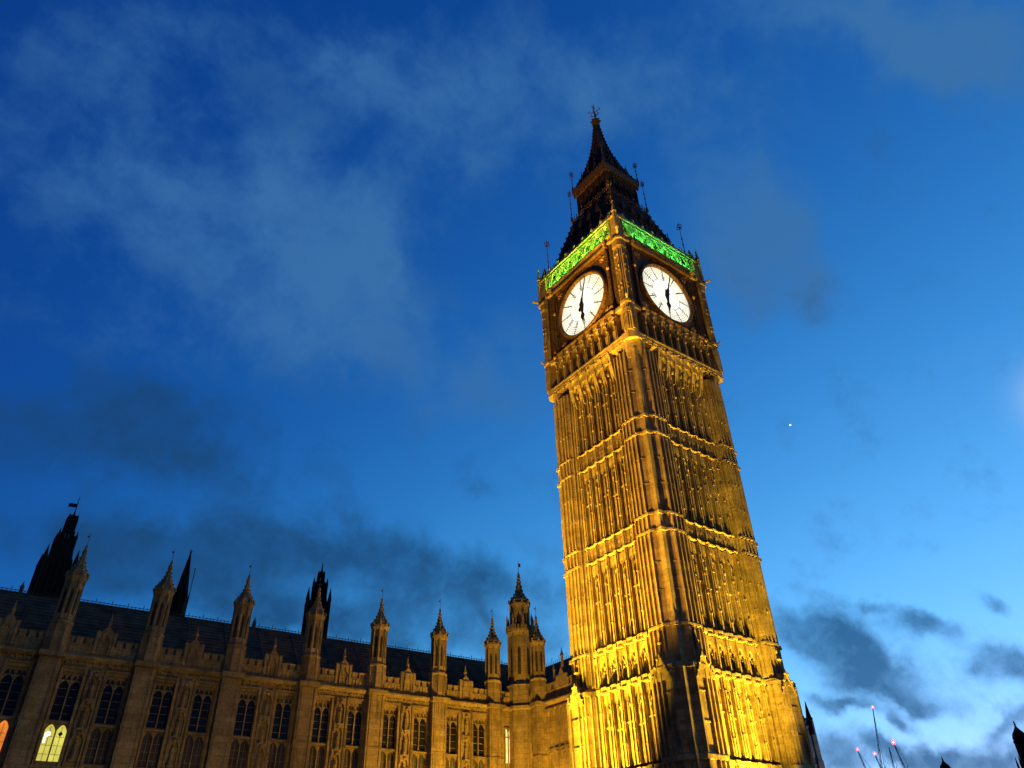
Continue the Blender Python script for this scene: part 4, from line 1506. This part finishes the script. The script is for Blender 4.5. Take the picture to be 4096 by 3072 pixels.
def tiered_tower(name, az, dist, els, label, rz, halfs):
    """dark gothic tower: base, stepped middle, open lantern and spike"""
    p = at(az, dist)
    root = thing(name, label, 'tower', p, rz)
    z = [hz(dist, e) for e in els]            # base top, mid top, lantern foot, lantern top, tip
    h0, h1, h2 = halfs
    mb = MB()
    mb.square([(h0, 0), (h0, z[0]), (h0 * 1.04, z[0] + 0.05), (h0 * 1.04, z[0] + 0.3)])
    mb.square([(h0 * 0.86, z[0]), (h1, z[1]), (h1 * 1.1, z[1] + 0.2), (h1 * 1.1, z[1] + 0.5)])
    for a, b in ((-1, -1), (1, -1), (1, 1), (-1, 1)):
        mb.ngon(a * h0, b * h0, [(0.3, 0), (0.3, z[0] + 0.8), (0.36, z[0] + 0.9), (0.03, z[0] + 2.9)], 6)
        mb.ngon(a * h1, b * h1, [(0.22, z[0]), (0.2, z[1] + 0.9), (0.22, z[1] + 0.7), (0.03, z[1] + 1.7)], 6)
    for k in range(4):
        mb.tf = FACES[k]
        for i in range(-2, 3):
            mb.box(i * h0 * 0.38 - 0.1, i * h0 * 0.38 + 0.1, h0, h0 + 0.2, 2, z[0])
            mb.box(i * h0 * 0.38 - 0.15, i * h0 * 0.38 + 0.15, h0 - 0.15, h0 + 0.1, z[0], z[0] + 0.75)
            mb.box(i * h1 * 0.38 - 0.1, i * h1 * 0.38 + 0.1, h1 - 0.1, h1 + 0.1, z[1], z[1] + 0.95)
    mb.tf = None
    mb.build('tower_body', M['dark_stone'], root)
    mb = MB()
    zl0, zl1 = z[2], z[3]
    mb.square([(h1, z[1]), (h2 * 1.25, z[1] + 0.6), (h2 * 1.15, zl0)])
    zo = zl0 + (zl1 - zl0) * 0.34
    for a, b in ((-1, -1), (1, -1), (1, 1), (-1, 1)):
        mb.box(a * h2 - 0.24, a * h2 + 0.24, b * h2 - 0.24, b * h2 + 0.24, zl0 - 0.2, zo)
        mb.ngon(a * h2 * 0.95, b * h2 * 0.95, [(0.2, zo), (0.16, zl1 + 0.1), (0.03, zl1 + 0.7)], 5)
    for a in (-1, 1):
        mb.box(-0.1, 0.1, a * h2 - 0.1, a * h2 + 0.1, zl0 - 0.2, zo)
        mb.box(a * h2 - 0.1, a * h2 + 0.1, -0.1, 0.1, zl0 - 0.2, zo)
    mb.square([(h2 * 1.1, zo), (h2 * 0.95, zl1), (h2 * 1.05, zl1 + 0.1), (h2 * 1.02, zl1 + 0.5)])
    mb.ngon(0, 0, [(h2 * 0.75, zl1 + 0.4), (h2 * 0.3, zl1 + (z[4] - zl1) * 0.45), (0.05, z[4])], 8)
    mb.build('open_lantern', M['dark_stone'], root)
    return root, z
RZ = R(8)
tw, z = tiered_tower('gothic_tower', 4.1, 118, (19.3, 21.05, 21.35, 22.6, 23.25), 'dark stepped gothic tower with a flag at its top, far left behind the palace roof', R(2), (1.92, 1.12, 0.58))
mb = MB()
mb.bar((0, 0, z[4] - 0.5), (0, 0, hz(118, 24.1)), 0.08, 5, 0.04)
fp = mb.build('flagpole', M['iron'], tw)
mb = MB()
zf = hz(118, 23.52)
pts = []
for i in range(7):
    x = -0.06 - i * 0.17
    pts += [(x, 0.12 * math.sin(i * 1.1), zf - 0.25 - 0.04 * i), (x, 0.12 * math.sin(i * 1.1), zf + 0.35 - 0.04 * i)]
n = len(pts)
mb.add(pts + [(a, b + 0.03, c) for a, b, c in pts], [(2 * i, 2 * i + 2, 2 * i + 3, 2 * i + 1) for i in range(6)] + [(n + 2 * i, n + 2 * i + 1, n + 2 * i + 3, n + 2 * i + 2) for i in range(6)])
mb.build('flag', M['flag'], fp)
tiered_tower('gothic_tower', 21.82, 118, (18.75, 20.05, 20.3, 21.05, 21.95), 'dark stepped gothic tower standing behind the fourth turret of the palace roof', R(-20), (1.62, 1.0, 0.47))

# slender spire and its neighbour pole
p = at(12.25, 118)
root = thing('slender_spire', 'slender dark octagonal spire rising behind the palace roof between two turrets', 'spire', p)
mb = MB()
b_, t_ = hz(118, 18.45), hz(118, 21.95)
mb.ngon(0, 0, [(1.15, 0), (1.1, b_), (1.2, b_ + 0.1), (1.2, b_ + 0.35), (0.95, b_ + 0.5), (0.78, b_ + 2.0), (0.1, t_ - 0.6), (0.03, t_)], 8)
for i in range(8):
    th = math.pi / 8 + i * math.pi / 4
    mb.bar((0.97 * math.cos(th), 0.97 * math.sin(th), b_ + 0.5), (0.08 * math.cos(th), 0.08 * math.sin(th), t_ - 0.7), 0.07, 4, 0.03)
    mb.ngon(1.12 * math.cos(th), 1.12 * math.sin(th), [(0.12, b_), (0.1, b_ + 0.9), (0.02, b_ + 1.6)], 5)
mb.build('spire_body', M['dark_stone'], root)
mb = MB()
mb.blob((0, 0, t_ - 0.5), 0.18, 0.18, 0.14)
mb.bar((-0.3, 0, t_ - 0.25), (0.3, 0, t_ - 0.25), 0.04, 4)
mb.build('finial', M['iron'], root)
p = at(12.8, 116)
mb = MB()
mb.bar((0, 0, 0), (0, 0, hz(116, 20.7)), 0.11, 6, 0.05)
mb.blob((0, 0, hz(116, 20.7)), 0.12)
tag(mb.build('flagpole', M['iron'], None, p), 'thin bare pole just right of the slender dark spire', 'flagpole')

# church tower right of the clock tower
D_ = 150
p = at(55.58, D_)
root = thing('church_tower', 'grey stone church tower with a corner spirelet, half hidden behind the clock tower', 'church tower', p, R(-45.0))
zt = hz(D_, 10.35)
mb = MB()
H = 2.15
mb.square([(H, 0), (H, zt - 1.4), (H + 0.15, zt - 1.3), (H + 0.15, zt - 1.05), (H - 0.1, zt - 0.95), (H - 0.1, zt - 0.3)])
for a, b in ((-1, -1), (1, -1), (1, 1), (-1, 1)):
    mb.box(a * H - 0.45, a * H + 0.45, b * H - 0.45, b * H + 0.45, 0, zt - 6.5)
    mb.box(a * H - 0.34, a * H + 0.34, b * H - 0.34, b * H + 0.34, zt - 6.5, zt - 0.3)
for k in range(4):
    mb.tf = FACES[k]
    for i in range(-2, 3):
        mb.box(i * 0.8 - 0.22, i * 0.8 + 0.22, H - 0.35, H - 0.08, zt - 0.3, zt + 0.25)
    for z0 in (zt - 7.0, zt - 12.0):
        for q in (-0.7, 0.7):
            mb.arch(q - 0.6, q + 0.6, z0 + 3.2, z0 + 4.6, H, H + 0.14, open_w=0.9)
            mb.m = 1  # flat dark panel paints the shade of the window opening
            mb.box(q - 0.42, q + 0.42, H, H + 0.02, z0, z0 + 3.3)
            mb.m = 0
            mb.box(q - 0.05, q + 0.05, H, H + 0.12, z0, z0 + 3.8)
        mb.box(-H, H, H, H + 0.2, z0 - 0.3, z0)
mb.tf = None
mb.build('tower_body', [M['grey'], M['opening_shade']], root)
mb = MB()
sx_, sy_ = (H - 0.15), -(H - 0.15)
zs = hz(D_, 11.45)
mb.ngon(sx_ - 0.0, sy_, [(0.55, zt - 2.5), (0.55, zt - 0.1), (0.62, zt), (0.62, zt + 0.2), (0.46, zt + 0.3), (0.04, zs)], 8)
mb.build('spirelet', M['dark_stone'], root)
for a, b in ((-1, -1), (1, 1), (-1, 1)):
    mb = MB()
    mb.ngon(a * sx_, b * -sy_, [(0.3, zt - 1), (0.28, zt + 0.3), (0.03, zt + 1.4)], 6)
    mb.build('pinnacle', M['dark_stone'], root)

# tower cranes with red lamps at the jib tips
CR = [((60.53, 10.72), (60.05, 7.0), 'tallest'), ((58.95, 8.42), (59.22, 7.0), 'left'), ((59.88, 8.10), (60.12, 7.0), 'low'), ((61.15, 8.62), (61.42, 7.0), 'right'), ((60.82, 8.42), (60.78, 7.0), 'bare')]
LAB = {'tallest': 'tallest crane jib with a pink red lamp at its top', 'left': 'thin crane jib with a red lamp, leftmost of the cranes', 'low': 'lowest lit crane jib, close beside the tallest one',
       'right': 'leaning crane jib with the brightest red lamp, right of the tallest', 'bare': 'crane jib without any lamp between the lit ones'}
for (ta, te), (ba, be), kind in CR:
    dist = 320
    tip = at(ta, dist, te)
    foot = at(ba, dist, be)
    base = Vector((foot.x, foot.y, 0))
    root = thing('tower_crane', LAB[kind], 'crane', base, 0, 'cranes on the skyline')
    f = foot - base
    t = tip - base
    m = MB()
    for a, b in ((-1, -1), (1, -1), (1, 1), (-1, 1)):
        m.bar((a * 0.7, b * 0.7, 0), (a * 0.7, b * 0.7, f.z), 0.13, 4)
    zq = 0
    while zq < f.z - 2:
        m.bar((-0.7, -0.7, zq), (0.7, -0.7, zq + 2), 0.07, 4)
        m.bar((0.7, 0.7, zq), (-0.7, 0.7, zq + 2), 0.07, 4)
        m.bar((-0.7, 0.7, zq), (-0.7, -0.7, zq + 2), 0.07, 4)
        zq += 2
    m.box(-1.0, 1.0, -1.0, 1.0, f.z - 0.8, f.z + 0.6)
    m.build('mast', M['steel'], root)
    m = MB()
    d = (t - f)
    side = d.cross(Vector((0.57, -0.82, 0))).normalized() * 0.55
    up = d.cross(side).normalized() * 0.5
    w = 0.085
    ends = [side, -side, up]
    for e in ends:
        m.bar(f + e, t + e * 0.25, w, 4)
    nseg = max(6, int(d.length / 1.6))
    for i in range(nseg):
        u0, u1 = i / nseg, (i + 1) / nseg
        e0, e1 = ends[i % 3], ends[(i + 1) % 3]
        m.bar(f + d * u0 + e0 * (1 - 0.75 * u0), f + d * u1 + e1 * (1 - 0.75 * u1), 0.05, 4)
    m.build('jib', M['steel'], root)
    m = MB()
    m.bar(f + Vector((2.2, 0, 2.5)), t - d * 0.08, 0.05, 4)
    m.bar(f, f + Vector((2.2, 0, 2.5)), 0.1, 4)
    m.build('luffing_cable', M['steel'], root)
    if kind != 'bare':
        r = {'tallest': 0.50, 'left': 0.50, 'low': 0.55, 'right': 0.72}[kind]
        m = MB()
        m.blob(t + Vector((0, 0, 0.3)), r, r, r * 1.15, 10, 8)
        lo = m.build('warning_lamp', M['red_lamp'], root, None, True)
        m = MB()
        cdir = (CAM - (t + base)).normalized()
        m.blob(t + Vector((0, 0, 0.3)) + cdir * r * 0.55, r * 0.5, r * 0.5, r * 0.55, 8, 6)
        m.build('lamp_core', M['white_lamp'], lo, None, True)

# two dark domed turrets low on the right
def domed(az, dist, eltip, elcap, r, label, name):
    p = at(az, dist)
    root = thing(name, label, 'turret', p)
    zt, zc = hz(dist, eltip), hz(dist, elcap)
    k = (zt - zc)
    mb = MB()
    mb.ngon(0, 0, [(r * 2.4, 0), (r * 2.4, zc - k * 4.2), (r * 1.5, zc - k * 3.6), (r * 1.25, zc - k * 3.4), (r * 1.15, zc - k * 1.2), (r * 1.35, zc - k * 1.05), (r * 1.35, zc - k * 0.85)], 8)
    for i in range(8):
        th = math.pi / 8 + i * math.pi / 4
        mb.bar((r * 1.2 * math.cos(th), r * 1.2 * math.sin(th), zc - k * 3.4), (r * 1.15 * math.cos(th), r * 1.15 * math.sin(th), zc - k), 0.12 * r, 5)
        mb.ngon(r * 2.0 * math.cos(th), r * 2.0 * math.sin(th), [(0.22 * r, zc - k * 4.2), (0.2 * r, zc - k * 3.0), (0.03, zc - k * 2.3)], 5)
    mb.build('turret_body', M['dark_stone'], root)
    mb = MB()
    mb.ngon(0, 0, [(r * 1.2, zc - k * 0.9), (r * 1.28, zc - k * 0.6), (r * 1.05, zc - k * 0.2), (r * 0.6, zc + k * 0.08), (r * 0.25, zc + k * 0.35), (r * 0.1, zc + k * 0.6)], 12)
    mb.build('dome', M['dark_stone'], root)
    mb = MB()
    mb.bar((0, 0, zc + k * 0.5), (0, 0, zt), 0.09, 5, 0.06)
    mb.bar((-0.3, 0, zt - k * 0.2), (0.3, 0, zt - k * 0.2), 0.07, 4)
    mb.blob((0, 0, zc + k * 0.62), r * 0.2)
    mb.build('finial', M['dullgilt'], root)
domed(63.58, 210, 7.66, 7.22, 0.95, 'small dark dome with a cross finial at the lower right edge of the sky', 'domed_turret')
domed(68.02, 150, 9.12, 8.55, 0.80, 'dark ogee capped corner turret cut off by the right edge', 'domed_turret')

# the bright planet
mb = MB()
mb.blob((0, 0, 0), 3.2, 3.2, 3.2, 16, 10)
tag(mb.build('planet', M['planet'], None, at(60.39, 3500, 29.71), True), 'tiny bright white planet in the clear blue sky right of the clock tower', 'planet')

# ================================================================== floodlights at the foot of the tower
SOD = (1.0, 0.66, 0.04)
SOD2 = (1.0, 0.60, 0.06)
SOD3 = (1.0, 0.52, 0.05)
def flood(loc, target, power, angle, blend, label, size=0.25, color=SOD):
    root = thing('floodlight', label, 'floodlight', (loc[0], loc[1], 0), 0, 'floodlights round the tower')
    d = (Vector(target) - Vector(loc)).normalized()
    mb = MB()
    mb.bar((0, 0, 0), (0, 0, loc[2] - 0.45), 0.06, 6)
    mb.box(-0.35, 0.35, -0.35, 0.35, 0, 0.06)
    for s in (-0.33, 0.33):
        mb.bar((s, 0, loc[2] - 0.45), (s, 0, loc[2] - 0.05), 0.03, 5)
    mb.bar((-0.33, 0, loc[2] - 0.45), (0.33, 0, loc[2] - 0.45), 0.03, 5)
    mb.build('stand', M['lamphouse'], root)
    h = MB()
    c = Vector((0, 0, loc[2])) - d * 0.32
    a = d.orthogonal().normalized()
    b = d.cross(a)
    rings = []
    for q, w in ((-0.25, 0.12), (0.0, 0.24), (0.2, 0.3)):
        rings.append([tuple(c + d * q + (a * math.cos(t) + b * math.sin(t)) * w) for t in [i * math.pi / 6 for i in range(12)]])
    h.loft(rings)
    h.build('lamp_housing', M['lamphouse'], root)
    o = lamp('SPOT', 'floodlight_beam', (0, 0, loc[2]), power, color, None, root, spot_size=R(angle), spot_blend=blend, shadow_soft_size=size)
    o.rotation_euler = d.to_track_quat('-Z', 'Y').to_euler()
# left (-X) face
flood((-11.6, 4.2, 0.9), (-5.6, 0.8, 18.0), 150000, 46, 1.0, 'black floodlight on the grass left of the tower, aimed up its near left face')
flood((-12.6, 1.0, 0.9), (-5.6, 0.3, 29.0), 108000, 50, 1.0, 'black floodlight on the grass closest to the near corner of the tower')
flood((-29.0, -1.0, 0.9), (-6.0, -1.5, 39.0), 150000, 50, 0.7, 'black floodlight on the grass farthest out from the tower', 0.25, SOD3)
flood((-33.0, 3.0, 0.9), (-6.3, -5.9, 54.0), 400000, 13, 0.9, 'narrow black floodlight on the grass aimed at the corner of the clock stage', 0.25, SOD3)
# right (-Y) face
flood((-1.9, -9.7, 0.9), (-2.4, -5.6, 17.5), 74000, 48, 1.0, 'black floodlight on the paving under the right face of the tower')
flood((-0.4, -11.4, 0.9), (0.0, -5.6, 28.0), 112000, 54, 1.0, 'black floodlight on the paving right of centre under the tower')
flood((1.0, -36.0, 0.9), (0.0, -6.0, 52.0), 36000, 26, 1.0, 'black floodlight across the road aimed at the right hand dial', 0.25, SOD3)
# the palace front
flood((-10.0, 5.5, 0.9), (-6.0, 18.0, 14.5), 31000, 115, 1.0, 'black floodlight by the inner corner, aimed at the palace front', 0.5, SOD2)
flood((-30.0, 5.0, 0.9), (-31.0, 20.0, 13.0), 1900, 130, 1.0, 'black floodlight alone on the lawn before the palace front', 0.6, (1.0, 0.68, 0.2))
# church tower
flood((72.0, 20.0, 0.9), (76.0, 41.0, 24.0), 9000, 60, 1.0, 'black floodlight at the foot of the grey church tower', 0.4, (1.0, 0.95, 0.85))

# two street lamps added out of view behind the camera purely as warm fill
def added_fill_lamp(x, y, power, label):
    root = thing('added_fill_lamp', label, 'street lamp', (x, y, 0), 0, 'added fill lamps by the road')
    mb = MB()
    mb.ngon(0, 0, [(0.22, 0), (0.22, 0.5), (0.12, 0.8), (0.07, 2.5), (0.06, 8.2)], 8)
    mb.bar((0, 0, 8.1), (0.9, 0, 8.6), 0.045, 6)
    mb.build('post', M['lamphouse'], root)
    mb = MB()
    mb.ngon(0.95, 0, [(0.08, 8.75), (0.3, 8.6), (0.32, 8.5), (0.3, 8.48)], 10)
    h = mb.build('lamp_hood', M['lamphouse'], root)
    mb = MB()
    mb.ngon(0.95, 0, [(0.26, 8.47), (0.22, 8.35), (0.1, 8.28)], 10)
    mb.build('lamp_bowl', M['sodium_lens'], h)
    lamp('POINT', 'added_fill_light', (0.95, 0, 8.1), power, (1.0, 0.62, 0.2), None, root, shadow_soft_size=0.3)
added_fill_lamp(-68.0, -33.0, 2000, 'added tall fill lamp on the pavement left of the viewpoint')
added_fill_lamp(-26.0, -62.0, 3600, 'added tall fill lamp on the pavement right of the viewpoint')
